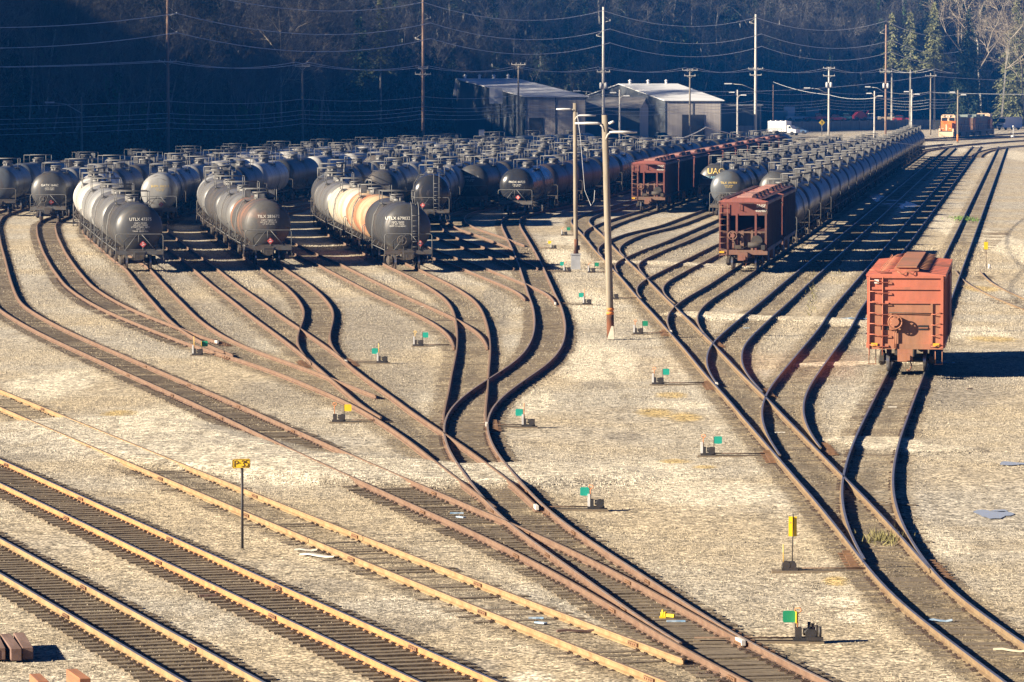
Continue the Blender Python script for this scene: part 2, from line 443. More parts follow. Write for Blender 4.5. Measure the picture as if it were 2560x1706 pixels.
DARK = [patch(330, 700, 260, 60), patch(560, 800, 260, 70), patch(900, 820, 220, 90), patch(1000, 950, 120, 60), patch(700, 980, 160, 40), patch(1240, 760, 50, 70), patch(1700, 620, 190, 50), patch(1900, 720, 200, 50), patch(2080, 900, 160, 60), patch(2350, 950, 190, 60), patch(1500, 960, 60, 14), patch(1560, 1090, 60, 14), patch(250, 1250, 120, 14), patch(60, 1140, 80, 12), patch(330, 1290, 0, 0), patch(820, 1460, 130, 22), patch(1000, 1560, 160, 26), patch(1160, 1660, 120, 26), patch(690, 650, 200, 30), patch(2360, 1000, 120, 30), patch(1480, 560, 60, 8), patch(1280, 1260, 60, 14)]
CROSS = [([(250, 1065), (420, 1110), (560, 1150), (800, 1165), (1000, 1185), (1180, 1190), (1330, 1185)], 3.6, .18), ([(1530, 655), (1640, 656), (1840, 668)], 1.5, .10), ([(1745, 785), (1850, 795), (2000, 797), (2170, 812)], 1.9, .11), ([(2160, 1100), (2240, 1115), (2330, 1122)], 1.6, .09), ([(2050, 912), (2230, 905), (2330, 905)], 1.2, .08)]
CROSS = [([ground_at(u, v) for u, v in p_], w_, h_) for p_, w_, h_ in CROSS]
def cross_of(X, Y):
    a = np.zeros_like(X); hh = np.zeros_like(X)
    for p_, w_, h_ in CROSS:
        for (x0, y0), (x1, y1) in zip(p_[:-1], p_[1:]):
            dx, dy = x1 - x0, y1 - y0; q = np.clip(((X - x0) * dx + (Y - y0) * dy) / (dx * dx + dy * dy), 0, 1)
            d = np.hypot(X - x0 - q * dx, Y - y0 - q * dy); k_ = np.clip((w_ * 1.25 - d) / (w_ * .5), 0, 1)
            a = np.maximum(a, k_); hh = np.maximum(hh, k_ * h_)
    return a, hh
ys = [40.0]
while ys[-1] < 1250: ys.append(ys[-1] * 1.0034)
ys = np.array(ys)
nc = 320
ks = np.linspace(-.165, .165, nc)
GX = ys[:, None] * ks[None, :]
GY = np.repeat(ys[:, None], nc, 1)
bed = np.zeros_like(GX); lift = np.zeros_like(GX); road = np.zeros_like(GX)
BEDK = dict(A=.36, B=.36, C=.34, V=.5, X=.36, U1=.42, U2=.42, D=.42)
for key, t in T.items():
    c = t['c']
    g = np.gradient(c[:, 0], c[:, 1])
    xc = np.interp(GY, c[:, 1], c[:, 0], left=1e6, right=1e6)
    co = 1 / np.sqrt(1 + np.interp(GY, c[:, 1], g) ** 2)
    d = np.abs(GX - xc) * co
    if key != 'Y': lift = np.maximum(lift, (.014 if key in 'AB' else .018 if key in ('D', 'L', 'I', 'F') else .034) * np.clip((1.9 - d) / .5, 0, 1))
    if key not in 'ABY': road = np.maximum(road, np.exp(-(d / .42) ** 2) * (.5 + .5 * np.sin(GY * .21 + len(key) + GX * .3)))
    if key != 'Y': bed = np.maximum(bed, BEDK.get(key, .42) * np.clip((1.7 - d) / .55, 0, 1))
def blobs(lst):
    a = np.zeros_like(GX)
    for x, y, rx, ry in lst:
        if rx < .01: continue
        a = np.maximum(a, np.clip(1.35 - np.sqrt(((GX - x) / rx) ** 2 + ((GY - y) / max(ry, .3)) ** 2), 0, 1))
    return np.clip(a, 0, 1)
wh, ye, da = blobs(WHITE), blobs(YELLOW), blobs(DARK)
cra, crh = cross_of(GX, GY)
bed *= 1 - cra; road *= 1 - cra; da *= 1 - cra; wh = np.maximum(wh, cra * .5)
rngz = np.random.default_rng(3)
# nodes of the sheet: gentle unevenness, kept under the sleepers
GZ = -0.03 + .012 * np.sin(GX * .9 + 1.3 * np.sin(GY * .31)) * np.sin(GY * .7 + np.sin(GX * .53)) - .012 + np.maximum(crh, lift)
outer = 3500.0
nr = len(ys)
verts = np.stack([GX, GY, GZ], 2).reshape(-1, 3)
idx = np.arange(nr * nc).reshape(nr, nc)
quads = np.stack([idx[:-1, :-1], idx[:-1, 1:], idx[1:, 1:], idx[1:, :-1]], 2).reshape(-1, 4)
# skirt out to the horizon
ring = list(idx[0, :]) + list(idx[1:, -1]) + list(idx[-1, -2::-1]) + list(idx[-2:0:-1, 0])
rv = verts[ring].copy()
cen = np.array([0.0, 500.0, 0.0])
dirv = rv - cen; dirv[:, 2] = 0
dirv /= np.linalg.norm(dirv, axis=1)[:, None]
rv2 = cen + dirv * outer; rv2[:, 2] = -.05
base = len(verts)
verts = np.concatenate([verts, rv2])
n = len(ring)
sk = np.array([[ring[i], base + i, base + (i + 1) % n, ring[(i + 1) % n]] for i in range(n)])
quads = np.concatenate([quads, sk])
me = bpy.data.meshes.new('ground')
me.vertices.add(len(verts)); me.vertices.foreach_set('co', verts.astype(np.float32).ravel())
me.loops.add(len(quads) * 4); me.loops.foreach_set('vertex_index', quads.astype(np.int32).ravel())
me.polygons.add(len(quads)); me.polygons.foreach_set('loop_start', np.arange(0, len(quads) * 4, 4, dtype=np.int32))
me.polygons.foreach_set('use_smooth', np.ones(len(quads), dtype=bool))
me.update(calc_edges=True); me.validate()
def attr(name, a, b, c):
    at = me.attributes.new(name, 'FLOAT_COLOR', 'POINT')
    z = np.zeros((len(verts), 4), np.float32); z[:, 3] = 1
    for k, q in enumerate((a, b, c)): z[:nr * nc, k] = q.reshape(-1)
    at.data.foreach_set('color', z.ravel())
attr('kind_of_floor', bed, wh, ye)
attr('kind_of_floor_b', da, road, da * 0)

def ground_material(stones=False):
    m = bpy.data.materials.new('loose_stones' if stones else 'gravel'); m.use_nodes = True
    nt = m.node_tree; N = nt.nodes; L = nt.links
    p = N['Principled BSDF']; p.inputs['Roughness'].default_value = .95; p.inputs['Specular IOR Level'].default_value = .15
    geo = N.new('ShaderNodeNewGeometry')
    def noise(scale, detail=4, rough=.6, src=None):
        n = N.new('ShaderNodeTexNoise'); n.inputs['Scale'].default_value = scale; n.inputs['Detail'].default_value = detail; n.inputs['Roughness'].default_value = rough
        L.new(src or geo.outputs['Position'], n.inputs['Vector']); return n.outputs['Fac']
    def ramp(x, a, b, c=0.0, d=1.0):
        r = N.new('ShaderNodeMapRange'); r.interpolation_type = 'SMOOTHSTEP'
        for nme, q in (('From Min', a), ('From Max', b), ('To Min', c), ('To Max', d)): r.inputs[nme].default_value = q
        L.new(x, r.inputs['Value']); return r.outputs[0]
    def mix(f, a, b):
        x = N.new('ShaderNodeMix'); x.data_type = 'RGBA'
        for s, q in (('A', a), ('B', b)):
            if isinstance(q, tuple): x.inputs[s].default_value = (*q, 1)
            else: L.new(q, x.inputs[s])
        if isinstance(f, float): x.inputs['Factor'].default_value = f
        else: L.new(f, x.inputs['Factor'])
        return x.outputs['Result']
    def math_(op, a, b):
        x = N.new('ShaderNodeMath'); x.operation = op
        for i, q in enumerate((a, b)):
            if isinstance(q, (int, float)): x.inputs[i].default_value = q
            else: L.new(q, x.inputs[i])
        return x.outputs[0]
    at = N.new('ShaderNodeAttribute'); at.attribute_name = 'kind_of_floor'
    sp = N.new('ShaderNodeSeparateColor'); L.new(at.outputs['Color'], sp.inputs[0])
    at2 = N.new('ShaderNodeAttribute'); at2.attribute_name = 'kind_of_floor_b'
    sp2 = N.new('ShaderNodeSeparateColor'); L.new(at2.outputs['Color'], sp2.inputs[0])
    big = noise(.045, 5); mid = noise(.35, 5); fine = noise(1.7, 5, .7)
    base = mix(ramp(big, .38, .62), GRAVEL_TAN, GRAVEL_GREY)
    base = mix(ramp(mid, .52, .72, 0, .6), base, GRAVEL_BROWN)
    edge = math_('ADD', fine, math_('MULTIPLY', mid, .6))          # breaks up the patch edges
    def masked(ch, lo, hi):
        return ramp(math_('ADD', ch, math_('MULTIPLY', math_('SUBTRACT', edge, .8), .9)), lo, hi)
    base = mix(math_('MULTIPLY', masked(sp.outputs['Green'], .25, .75), .85), base, GRAVEL_WHITE)
    base = mix(math_('MULTIPLY', masked(sp.outputs['Blue'], .3, .9), .75), base, GRAVEL_YELLOW)
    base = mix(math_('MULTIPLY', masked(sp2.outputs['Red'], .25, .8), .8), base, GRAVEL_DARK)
    bedc = mix(ramp(noise(.8, 5, .7), .4, .62), BED_DARK, BED_TAN)
    base = mix(math_('MULTIPLY', masked(math_('MULTIPLY', sp.outputs['Red'], 1.5), .1, .85), .95), base, bedc)
    base = mix(math_('MULTIPLY', masked(sp2.outputs['Green'], .35, .95), .6), base, (.125, .105, .08))
    ruts = N.new('ShaderNodeTexWave'); ruts.inputs['Scale'].default_value = .19; ruts.inputs['Distortion'].default_value = 5.0; ruts.inputs['Detail'].default_value = 3.0; ruts.inputs['Detail Scale'].default_value = .35
    L.new(geo.outputs['Position'], ruts.inputs['Vector'])
    base = mix(math_('MULTIPLY', ramp(ruts.outputs['Fac'], .80, .97), ramp(mid, .42, .60, 0, .42)), base, (.27, .235, .18))
    # stones
    vo = N.new('ShaderNodeTexVoronoi'); vo.inputs['Scale'].default_value = 11.0
    L.new(geo.outputs['Position'], vo.inputs['Vector'])
    sepc = N.new('ShaderNodeSeparateColor'); L.new(vo.outputs['Color'], sepc.inputs[0])
    k = ramp(sepc.outputs['Red'], 0, 1, .42, 1.5)
    vo2 = N.new('ShaderNodeTexVoronoi'); vo2.inputs['Scale'].default_value = 4.2
    L.new(geo.outputs['Position'], vo2.inputs['Vector'])
    sep2 = N.new('ShaderNodeSeparateColor'); L.new(vo2.outputs['Color'], sep2.inputs[0])
    k2 = ramp(sep2.outputs['Red'], 0, 1, .8, 1.2)
    kk = math_('MULTIPLY', math_('MULTIPLY', k, k2), ramp(fine, .3, .7, .78, 1.2))
    if stones:
        kk = ramp(geo.outputs['Random Per Island'], 0, 1, .70, 1.28)
        wn_ = N.new('ShaderNodeTexWhiteNoise'); wn_.noise_dimensions = '1D'; L.new(geo.outputs['Random Per Island'], wn_.inputs['W'])
        base = mix(ramp(wn_.outputs['Value'], .5, 1, 0, .4), base, (.50, .45, .36)); base = mix(ramp(wn_.outputs['Value'], .2, .0, 0, .5), base, (.26, .22, .17))
    s = N.new('ShaderNodeVectorMath'); s.operation = 'SCALE'; L.new(base, s.inputs[0]); L.new(kk, s.inputs['Scale'])
    L.new(s.outputs[0], p.inputs['Base Color'])
    if stones: return m
    h = math_('ADD', math_('MULTIPLY', ramp(vo.outputs['Distance'], 0, .6, 1, 0), .6), math_('MULTIPLY', fine, .5))
    b = N.new('ShaderNodeBump'); b.inputs['Strength'].default_value = .55; b.inputs['Distance'].default_value = .03
    L.new(h, b.inputs['Height']); L.new(b.outputs[0], p.inputs['Normal'])
    return m
GRAVEL_TAN = (.46, .39, .275); GRAVEL_GREY = (.44, .405, .335); GRAVEL_BROWN = (.34, .285, .20)
GRAVEL_WHITE = (.66, .60, .47); GRAVEL_YELLOW = (.50, .36, .13); GRAVEL_DARK = (.295, .265, .215)
BED_DARK = (.17, .135, .09); BED_TAN = (.28, .225, .145)
me.materials.append(ground_material())
def loose_stones():
    r = np.random.default_rng(12); P_ = []
    y = 86.0
    while y < 330:
        dy = 2.0; dens = 140 * min(1.0, (115 / y) ** 1.25); w = .1185 * (y + dy) + .6
        n = int(dens * 2 * w * dy); P_.append(np.stack([r.uniform(-w, w, n), r.uniform(y, y + dy, n)], 1)); y += dy
    P_ = np.concatenate(P_)
    f_ = np.sin(P_[:, 0] * .23 + 2 * np.sin(P_[:, 1] * .11)) + np.sin(P_[:, 1] * .19 - P_[:, 0] * .13) + .8 * np.sin(P_[:, 0] * .61 + P_[:, 1] * .47) + r.normal(0, .7, len(P_))
    cr_, ch_ = cross_of(P_[:, 0], P_[:, 1])
    keep = (f_ > -.75) & ~((cr_ > .3) & (r.random(len(P_)) < .5)); P_ = P_[keep]; n = len(P_)
    fi = np.clip(np.searchsorted(ys, P_[:, 1]), 0, nr - 1); ki = np.clip(np.rint((P_[:, 0] / P_[:, 1] - ks[0]) / (ks[1] - ks[0])).astype(int), 0, nc - 1); ch_ = GZ[fi, ki] + .03
    sz = (.013 + .020 * r.random(n) ** 2) * (1 + np.clip((P_[:, 1] - 110) / 200, 0, 1) * 1.1)
    ang = r.uniform(0, 6.283, n)
    base = np.array(((1, 0), (.1, 1), (-1, .1), (-.1, -1.0)))
    V = np.zeros((n, 5, 3), np.float32)
    for k in range(4):
        jx = base[k, 0] * r.uniform(.7, 1.35, n); jy = base[k, 1] * r.uniform(.6, 1.2, n)
        V[:, k, 0] = P_[:, 0] + sz * (jx * np.cos(ang) - jy * np.sin(ang)); V[:, k, 1] = P_[:, 1] + sz * (jx * np.sin(ang) + jy * np.cos(ang)); V[:, k, 2] = -.05 + ch_
    V[:, 4, 0] = P_[:, 0] + sz * r.uniform(-.5, .5, n); V[:, 4, 1] = P_[:, 1] + sz * r.uniform(-.5, .5, n); V[:, 4, 2] = -.034 + ch_ + sz * r.uniform(.75, 1.45, n)
    b = np.arange(n)[:, None] * 5
    Fc = np.stack([b + np.array((0, 1, 4)), b + np.array((1, 2, 4)), b + np.array((2, 3, 4)), b + np.array((3, 0, 4))], 1).reshape(-1, 3).astype(np.int32)
    ms = bpy.data.meshes.new('loose_stones'); ms.vertices.add(n * 5); ms.vertices.foreach_set('co', V.ravel())
    ms.loops.add(len(Fc) * 3); ms.loops.foreach_set('vertex_index', Fc.ravel()); ms.polygons.add(len(Fc)); ms.polygons.foreach_set('loop_start', np.arange(0, len(Fc) * 3, 3, dtype=np.int32))
    ms.update(calc_edges=True)
    # the floor kinds under each stone
    #    fi = np.clip(np.searchsorted(ys, P_[:, 1]), 0, nr - 1); ki = np.clip(((P_[:, 0] / P_[:, 1] - ks[0]) / (ks[1] - ks[0])).astype(int), 0, nc - 1)
    for nm, (a_, b_, c_) in (('kind_of_floor', (bed, wh, ye)), ('kind_of_floor_b', (da, road, da))):
        at = ms.attributes.new(nm, 'FLOAT_COLOR', 'POINT'); z = np.zeros((n, 5, 4), np.float32); z[..., 3] = 1
        for k, q in enumerate((a_, b_, c_)): z[..., k] = q[fi, ki][:, None]
        at.data.foreach_set('color', z.ravel())
    ms.materials.append(ground_material(True))
    tag(link('loose_stones', ms), 'loose crushed stones lying over the near yard floor', None, kind='stuff')
loose_stones()
go = link('ground', me); tag(go, 'pale gravel yard floor with browner ballast along the tracks', None, kind='structure')

# ------------------------------------------------------------------ tracks
M_RUST = mat('rail_rust_orange', (.44, .235, .095), .85, .0, .22, 6, col2=(.36, .18, .08))
M_RUST_PALE = mat('rail_rust_tan', (.32, .225, .115), .85, .0, .2, 6, col2=(.26, .165, .08))
M_RUST_PINK = mat('rail_rust_pink', (.185, .118, .08), .85, .0, .22, 6, col2=(.15, .088, .058))
M_TOP = mat('rail_worn_steel', (.46, .46, .47), .38, .85, .12, 9, col2=(.42, .38, .33))
M_RUST_DULL = mat('rail_rust_dull', (.21, .15, .085), .85, .0, .22, 6, col2=(.17, .11, .06))
M_TOP_RUST = mat('rail_rusty_top', (.22, .155, .115), .7, .2, .2, 9, col2=(.18, .12, .08))
M_TOP_DULL = mat('rail_dull_top', (.36, .31, .27), .5, .5, .2, 9, col2=(.38, .26, .18))
M_TIE = mat('sleeper_wood', (.125, .098, .07), .95, 0, .4, 9, bump=.4, col2=(.25, .205, .145), stretch=(1, 6, 1))
M_PLATE = mat('tie_plate', (.085, .055, .04), .9, 0, .3, 8)
PROFILE = [(-.075, 0, 0), (-.072, .022, 0), (-.012, .045, 0), (-.012, .122, 0), (-.036, .136, 0), (-.036, .163, 1), (-.028, RAILTOP, 1), (.028, RAILTOP, 1), (.036, .163, 0), (.036, .136, 0), (.012, .122, 0), (.012, .045, 0), (.072, .022, 0), (.075, 0, 0)]
def rail_mesh(c, mats):
    g = np.gradient(c, axis=0); g /= np.linalg.norm(g, axis=1)[:, None]
    nn = np.stack([g[:, 1], -g[:, 0]], 1)
    k = len(PROFILE); mb = MB()
    vs = []
    for i in range(len(c)):
        for o, z, _ in PROFILE: vs.append((c[i, 0] + nn[i, 0] * o, c[i, 1] + nn[i, 1] * o, z))
    for i in range(len(c) - 1):
        for j in range(k - 1):
            mb.f.append([i * k + j, i * k + j + 1, (i + 1) * k + j + 1, (i + 1) * k + j]); mb.m.append(1 if (PROFILE[j][2] and PROFILE[j][1] > .16) else 0); mb.s.append(False)
    mb.f.append(list(range(k))); mb.m.append(0); mb.s.append(False)
    mb.f.append([(len(c) - 1) * k + j for j in reversed(range(k))]); mb.m.append(0); mb.s.append(False)
    mb.v = vs
    return mb.mesh('rail', mats)
TRACKS = {   # key: (label, rust, top, sleeper pitch, share of sleepers that show, plates)
    'A': ('worn main line track nearest the bottom left corner', M_RUST_PALE, M_TOP, .56, 1, 1),
    'B': ('orange rusted main line track crossing the bottom left', M_RUST, M_TOP, .56, 1, 1),
    'C': ('tan railed track half buried in pale gravel behind the yellow sign post', M_RUST_PALE, M_TOP_RUST, .58, .7, 1),
    'D': ('rusty track curving out of the left edge and behind all the tank cars', M_RUST_PINK, M_TOP_RUST, .58, .92, 1),
    'F': ('pink rusted track that bends up to the leftmost dark tank car', M_RUST_PINK, M_TOP_RUST, .6, .75, 1),
    'G': ('rusty track under the grey tank car string that ends nearest the left', M_RUST_PINK, M_TOP_RUST, .6, .75, 0),
    'H': ('straight rusty track leading to the white tank car', M_RUST_PINK, M_TOP_RUST, .6, .75, 0),
    'I': ('snaking rusty track under the brown rust-stained tank car', M_RUST_PINK, M_TOP_RUST, .6, .7, 0),
    'J': ('empty rusty track between the brown tank car and the orange tank car', M_RUST_PINK, M_TOP_RUST, .6, .7, 0),
    'K': ('rusty track under the grey tank car with the end ladder', M_RUST_PINK, M_TOP_RUST, .6, .7, 0),
    'L': ('long double-curved track from the black middle tank car to the bottom right', M_RUST_PINK, M_TOP_DULL, .6, .9, 1),
    'M': ('shaded track joining the double-curved track behind the first joining pair', M_RUST_PINK, M_TOP_DULL, .6, .6, 0),
    'N': ('shaded track under the blue-black round tank car in the middle', M_RUST_PINK, M_TOP_DULL, .6, .6, 0),
    'O': ('tightly curved shaded track beside the black middle tank car', M_RUST_PINK, M_TOP_DULL, .6, .6, 0),
    'V': ('long diagonal lead track of the right ladder', M_RUST_DULL, M_TOP, .58, .7, 1),
    'S': ('track under the string of red hopper cars', M_RUST_DULL, M_TOP_DULL, .6, .6, 0),
    'R': ('track under the tank car with yellow graffiti', M_RUST_DULL, M_TOP_DULL, .6, .6, 0),
    'Q': ('track under the shiny grey tank car left of the near red hopper', M_RUST_DULL, M_TOP_DULL, .6, .6, 0),
    'P2': ('track under the tank string hidden behind the near red hopper', M_RUST_DULL, M_TOP_DULL, .6, .6, 0),
    'P': ('track under the near red hopper and the long black tank string', M_RUST_DULL, M_TOP_DULL, .6, .6, 0),
    'U1': ('empty track beside the long black tank string, in its shade', M_RUST_DULL, M_TOP, .6, .7, 0),
    'U2': ('empty track just left of the salmon boxcar', M_RUST_DULL, M_TOP, .6, .7, 0),
    'X': ('track under the salmon boxcar', M_RUST_DULL, M_TOP, .58, .65, 1),
    'Y': ('short track curving off to the right edge behind the salmon boxcar', M_RUST_DULL, M_TOP_DULL, .6, .2, 0),
}
TIE_MESHES = []
for q in range(4):
    mb = MB(); w = .225 + .02 * q
    L_ = 2.55 + .06 * q
    mb.box((0, 0, -.06), (L_, w, .17 + .008 * q))
    TIE_MESHES.append(mb.mesh('tie', M_TIE))
def tie_with_plates():
    out = []
    for q in range(4):
        mb = MB(); mb.box((0, 0, -.06), (2.6 + .05 * q, .225 + .012 * q, .17 + .008 * q))
        for s in (-1, 1):
            mb.box((s * .755 + s * .02, 0, .037), (.36, .19, .024), 1)
            for a in (-.11, .11):
                mb.box((s * .755 + a, .05, .058), (.035, .035, .03), 1); mb.box((s * .755 + a, -.05, .058), (.035, .035, .03), 1)
        out.append(mb.mesh('tie', [M_TIE, M_PLATE]))
    return out
TIE_PLATED = tie_with_plates()
M_TIPW = mat('switch_point_white', (.70, .68, .62), .6, 0, .1, 8)
TIPS = dict(D='R', I='RL', K='R', M='R', F='R', H='R', X='L', U1='LR', U2='LR', P='LR', V='R', G='L')
WHITE_TIPS = {('D', 'R'), ('I', 'R'), ('K', 'R'), ('M', 'R'), ('F', 'R'), ('H', 'R'), ('P', 'L'), ('U1', 'L')}
def rail_tip(tr, o):
    # painted point of a switch rail and the braces that hold the stock rail beside it
    d = o[1] - o[0]; d /= np.linalg.norm(d); n_ = np.array((d[1], -d[0])); h = math.atan2(-d[0], d[1])
    if (key, s) in WHITE_TIPS:
        q = o[0] + d * .28; mb = MB(); mb.box((q[0], q[1], .125), (.085, .62, .115), 0, h); mb.build('painted_tip', M_TIPW, tr)
    sg = 1 if s == 'R' else -1
    for i in range(7):
        q = o[0] + d * (-1.2 + .62 * i) + n_ * sg * .30; mb = MB(); mb.box((q[0], q[1], .05), (.20, .12, .11), 0, h); mb.box((q[0], q[1], .02), (.42, .17, .03), 0, h); mb.build('rail_brace', M_BRACE, tr)
M_BRACE = mat('brace_rust', (.24, .135, .075), .9, 0, .3, 7)
FULL_TIES = ('A', 'B', 'C', 'D', 'L', 'V', 'X', 'F')
for key, (label, rust, top, pitch, share, plates) in TRACKS.items():
    t = T[key]; c = t['c']
    near = c[0]
    tr = thing('railway_track', label, 'railway track', group='tracks of the yard')
    for s, d in (('L', -.755), ('R', .755)):
        o = offset(c, d)
        lo, hi = t['lim'][s]
        o = o[(o[:, 1] >= lo) & (o[:, 1] <= hi)]
        if len(o) > 3 and key in TIPS and s in TIPS[key]: rail_tip(tr, o)
        if len(o) > 3: link('rail', rail_mesh(o, [rust, top]), tr, (0, 0, -.09 if key == 'Y' else 0))
    if key in 'ABCDL':
        for d in (-.755, .755):
            o = offset(c, d); L_ = np.concatenate([[0], np.cumsum(np.linalg.norm(np.diff(o, axis=0), axis=1))]); a = 4.0 + (d > 0) * 5.5
            while a < L_[-1]:
                x, y = np.interp(a, L_, o[:, 0]), np.interp(a, L_, o[:, 1]); x2, y2 = np.interp(a + .3, L_, o[:, 0]), np.interp(a + .3, L_, o[:, 1]); a += 11.9
                if y > 190 or abs(x) > .118 * y + 1: continue
                lo, hi = t['lim']['L' if d < 0 else 'R']
                if not lo <= y <= hi: continue
                h = math.atan2(-(x2 - x), y2 - y); mb = MB()
                for q in (-1, 1): mb.box((x + q * .035 * math.cos(h), y + q * .035 * math.sin(h), .085), (.045, .62, .07), 0, h)
                for q in (-.2, -.07, .07, .2): mb.box((x - q * math.sin(h), y + q * math.cos(h), .085), (.15, .035, .035), 0, h)
                mb.build('joint_bar', M_BRACE, tr)
    # sleepers
    seg = np.linalg.norm(np.diff(c, axis=0), axis=1); acc = np.concatenate([[0], np.cumsum(seg)])
    g = np.gradient(c, axis=0)
    lim_y = max(t['lim']['L'][0], t['lim']['R'][0], -1) if key not in 'ABCDLVX' else -1
    r = random.Random(key); rest = MB(); count = 0
    a = .3
    while a < acc[-1]:
        x = float(np.interp(a, acc, c[:, 0])); y = float(np.interp(a, acc, c[:, 1]))
        h = math.atan2(-float(np.interp(a, acc, g[:, 0])), float(np.interp(a, acc, g[:, 1])))
        a += pitch * r.uniform(.94, 1.06)
        if y < lim_y or y > 600: continue
        if r.random() > share: continue
        z = r.uniform(-.036, -.010) if key in ('D', 'L', 'I', 'F') else r.uniform(-.055, -.016) if share < 1 else r.uniform(-.022, -.006)
        h += r.uniform(-.02, .02)
        if cross_of(np.array([x]), np.array([y]))[0][0] > .45: continue
        inframe = abs(x) < .118 * y + 1.5 and y > 88
        if key in FULL_TIES and inframe and count < 100:
            o = link('tie', (TIE_PLATED if plates else TIE_MESHES)[r.randrange(4)], tr, (x, y, z), h); count += 1
        elif abs(x) < .118 * y + 4:
            rest.box((x, y, z - .06), (2.6 + r.uniform(-.1, .1), .235, .17), 0, h)
            if plates and y < 180:
                for s in (-1, 1): rest.box((x + s * .775 * math.cos(h), y + s * .775 * math.sin(h), z + .035), (.36, .19, .022), 1, h)
    if rest.v:
        o = rest.build('tie', [M_TIE, M_PLATE], tr); o['kind'] = 'stuff'
# ------------------------------------------------------------------ rolling stock: paints
def paint(name, col, rough=.45, var=.12, col2=None, cscale=.9, thr=(.45, .7), stretch=(1.0, 1.0, .35), spec=.5, bump=.0, dirt=(.085, .065, .05)):
    m = mat(name, col, rough, 0, var, 5, bump, col2=col2, cscale=cscale, thr=thr, stretch=stretch, spec=spec)
    # runs of dirt and rust down the sides, thickest under the dome
    nt = m.node_tree; N = nt.nodes; L = nt.links; p = N['Principled BSDF']; src = p.inputs['Base Color'].links[0].from_socket
    mp = [n for n in N if n.type == 'MAPPING'][0]; tc = [n for n in N if n.type == 'TEX_COORD'][0]
    m2 = N.new('ShaderNodeMapping'); m2.inputs['Scale'].default_value = (1.0, 6.0, .35); L.new(mp.inputs['Vector'].links[0].from_socket, m2.inputs['Vector'])
    n = N.new('ShaderNodeTexNoise'); n.inputs['Scale'].default_value = 1.3; n.inputs['Detail'].default_value = 6; L.new(m2.outputs[0], n.inputs['Vector'])
    sp = N.new('ShaderNodeSeparateXYZ'); L.new(tc.outputs['Object'], sp.inputs[0])
    ab = N.new('ShaderNodeMath'); ab.operation = 'ABSOLUTE'; L.new(sp.outputs['Y'], ab.inputs[0])
    md = N.new('ShaderNodeMapRange'); md.interpolation_type = 'SMOOTHSTEP'; md.inputs['From Min'].default_value = 2.4; md.inputs['From Max'].default_value = .2; md.inputs['To Min'].default_value = 0; md.inputs['To Max'].default_value = .17; L.new(ab.outputs[0], md.inputs['Value'])
    ad = N.new('ShaderNodeMath'); ad.operation = 'ADD'; L.new(n.outputs['Fac'], ad.inputs[0]); L.new(md.outputs[0], ad.inputs[1])
    r = N.new('ShaderNodeMapRange'); r.interpolation_type = 'SMOOTHSTEP'; r.inputs['From Min'].default_value = .56; r.inputs['From Max'].default_value = .74; r.inputs['To Max'].default_value = .7; L.new(ad.outputs[0], r.inputs['Value'])
    mx = N.new('ShaderNodeMix'); mx.data_type = 'RGBA'; mx.inputs['B'].default_value = (*dirt, 1); L.new(r.outputs[0], mx.inputs['Factor']); L.new(src, mx.inputs['A']); L.new(mx.outputs['Result'], p.inputs['Base Color'])
    rr_ = N.new('ShaderNodeMapRange'); rr_.inputs['To Min'].default_value = rough; rr_.inputs['To Max'].default_value = min(1, rough + .3); L.new(r.outputs[0], rr_.inputs['Value']); L.new(rr_.outputs[0], p.inputs['Roughness'])
    return m
PT = {
    'black': paint('paint_black', (.034, .036, .040), .33, .15, (.055, .052, .048), 1.2),
    'gloss': paint('paint_gloss_black', (.022, .024, .028), .22, .12, (.034, .034, .036), 1.0),
    'charcoal': paint('paint_charcoal', (.058, .060, .062), .42, .14, (.042, .038, .035), .8),
    'dark': paint('paint_dusty_dark', (.060, .060, .062), .42, .2, (.10, .085, .07), .8),
    'grey': paint('paint_grey', (.16, .16, .158), .38, .12, (.11, .105, .10), .7),
    'pale': paint('paint_pale_grey', (.28, .285, .285), .35, .1, (.20, .195, .185), .7),
    'white': paint('paint_white', (.50, .50, .48), .35, .08, (.45, .42, .37), .6),
    'cream': paint('paint_cream', (.50, .46, .385), .5, .1, (.50, .36, .20), .5),
    'orange': paint('paint_orange_rust', (.43, .34, .21), .6, .18, (.40, .16, .08), .33, (.42, .6), (1, 1, 1)),
    'rust': paint('paint_rust_topped', (.075, .072, .068), .55, .2, (.25, .125, .075), .4, (.47, .62), (1, 1, 1)),
    'blue': paint('paint_blue_grey', (.10, .115, .13), .35, .15, (.07, .07, .07), .7),
    'plum': paint('paint_dark_plum', (.055, .045, .05), .4, .2, (.11, .07, .06), .6),
}
M_SEAM = mat('tank_seam', (.02, .02, .022), .6, 0, .1, 4)
M_FRAME = mat('underframe_dark', (.045, .040, .036), .8, 0, .3, 5, col2=(.085, .065, .045))
M_FRAMEP = mat('frame_grey_paint', (.11, .11, .105), .6, 0, .2, 5, col2=(.10, .075, .055))
M_WHEEL = mat('wheel_steel', (.16, .14, .125), .5, .6, .2, 8, col2=(.12, .08, .06))
M_TREAD = mat('wheel_tread', (.45, .46, .48), .35, .9, .1, 8)
M_RAILING = mat('railing_grey', (.16, .16, .155), .6, 0, .2, 8)
M_HOUSING = mat('housing_grey', (.17, .17, .165), .55, 0, .2, 6, col2=(.09, .085, .08))
M_LETTER = mat('stencil_white', (.78, .76, .68), .7, 0, .06, 10)
M_LETTERY = mat('stencil_yellow', (.75, .55, .16), .7, 0, .06, 10)
M_PLACARD_R = mat('placard_red', (.62, .10, .09), .6, 0, .05, 10)
M_PLACARD_W = mat('placard_white', (.8, .78, .74), .6, 0, .05, 10)
M_HOSE = mat('rubber_hose', (.015, .015, .016), .7, 0, .1, 10)
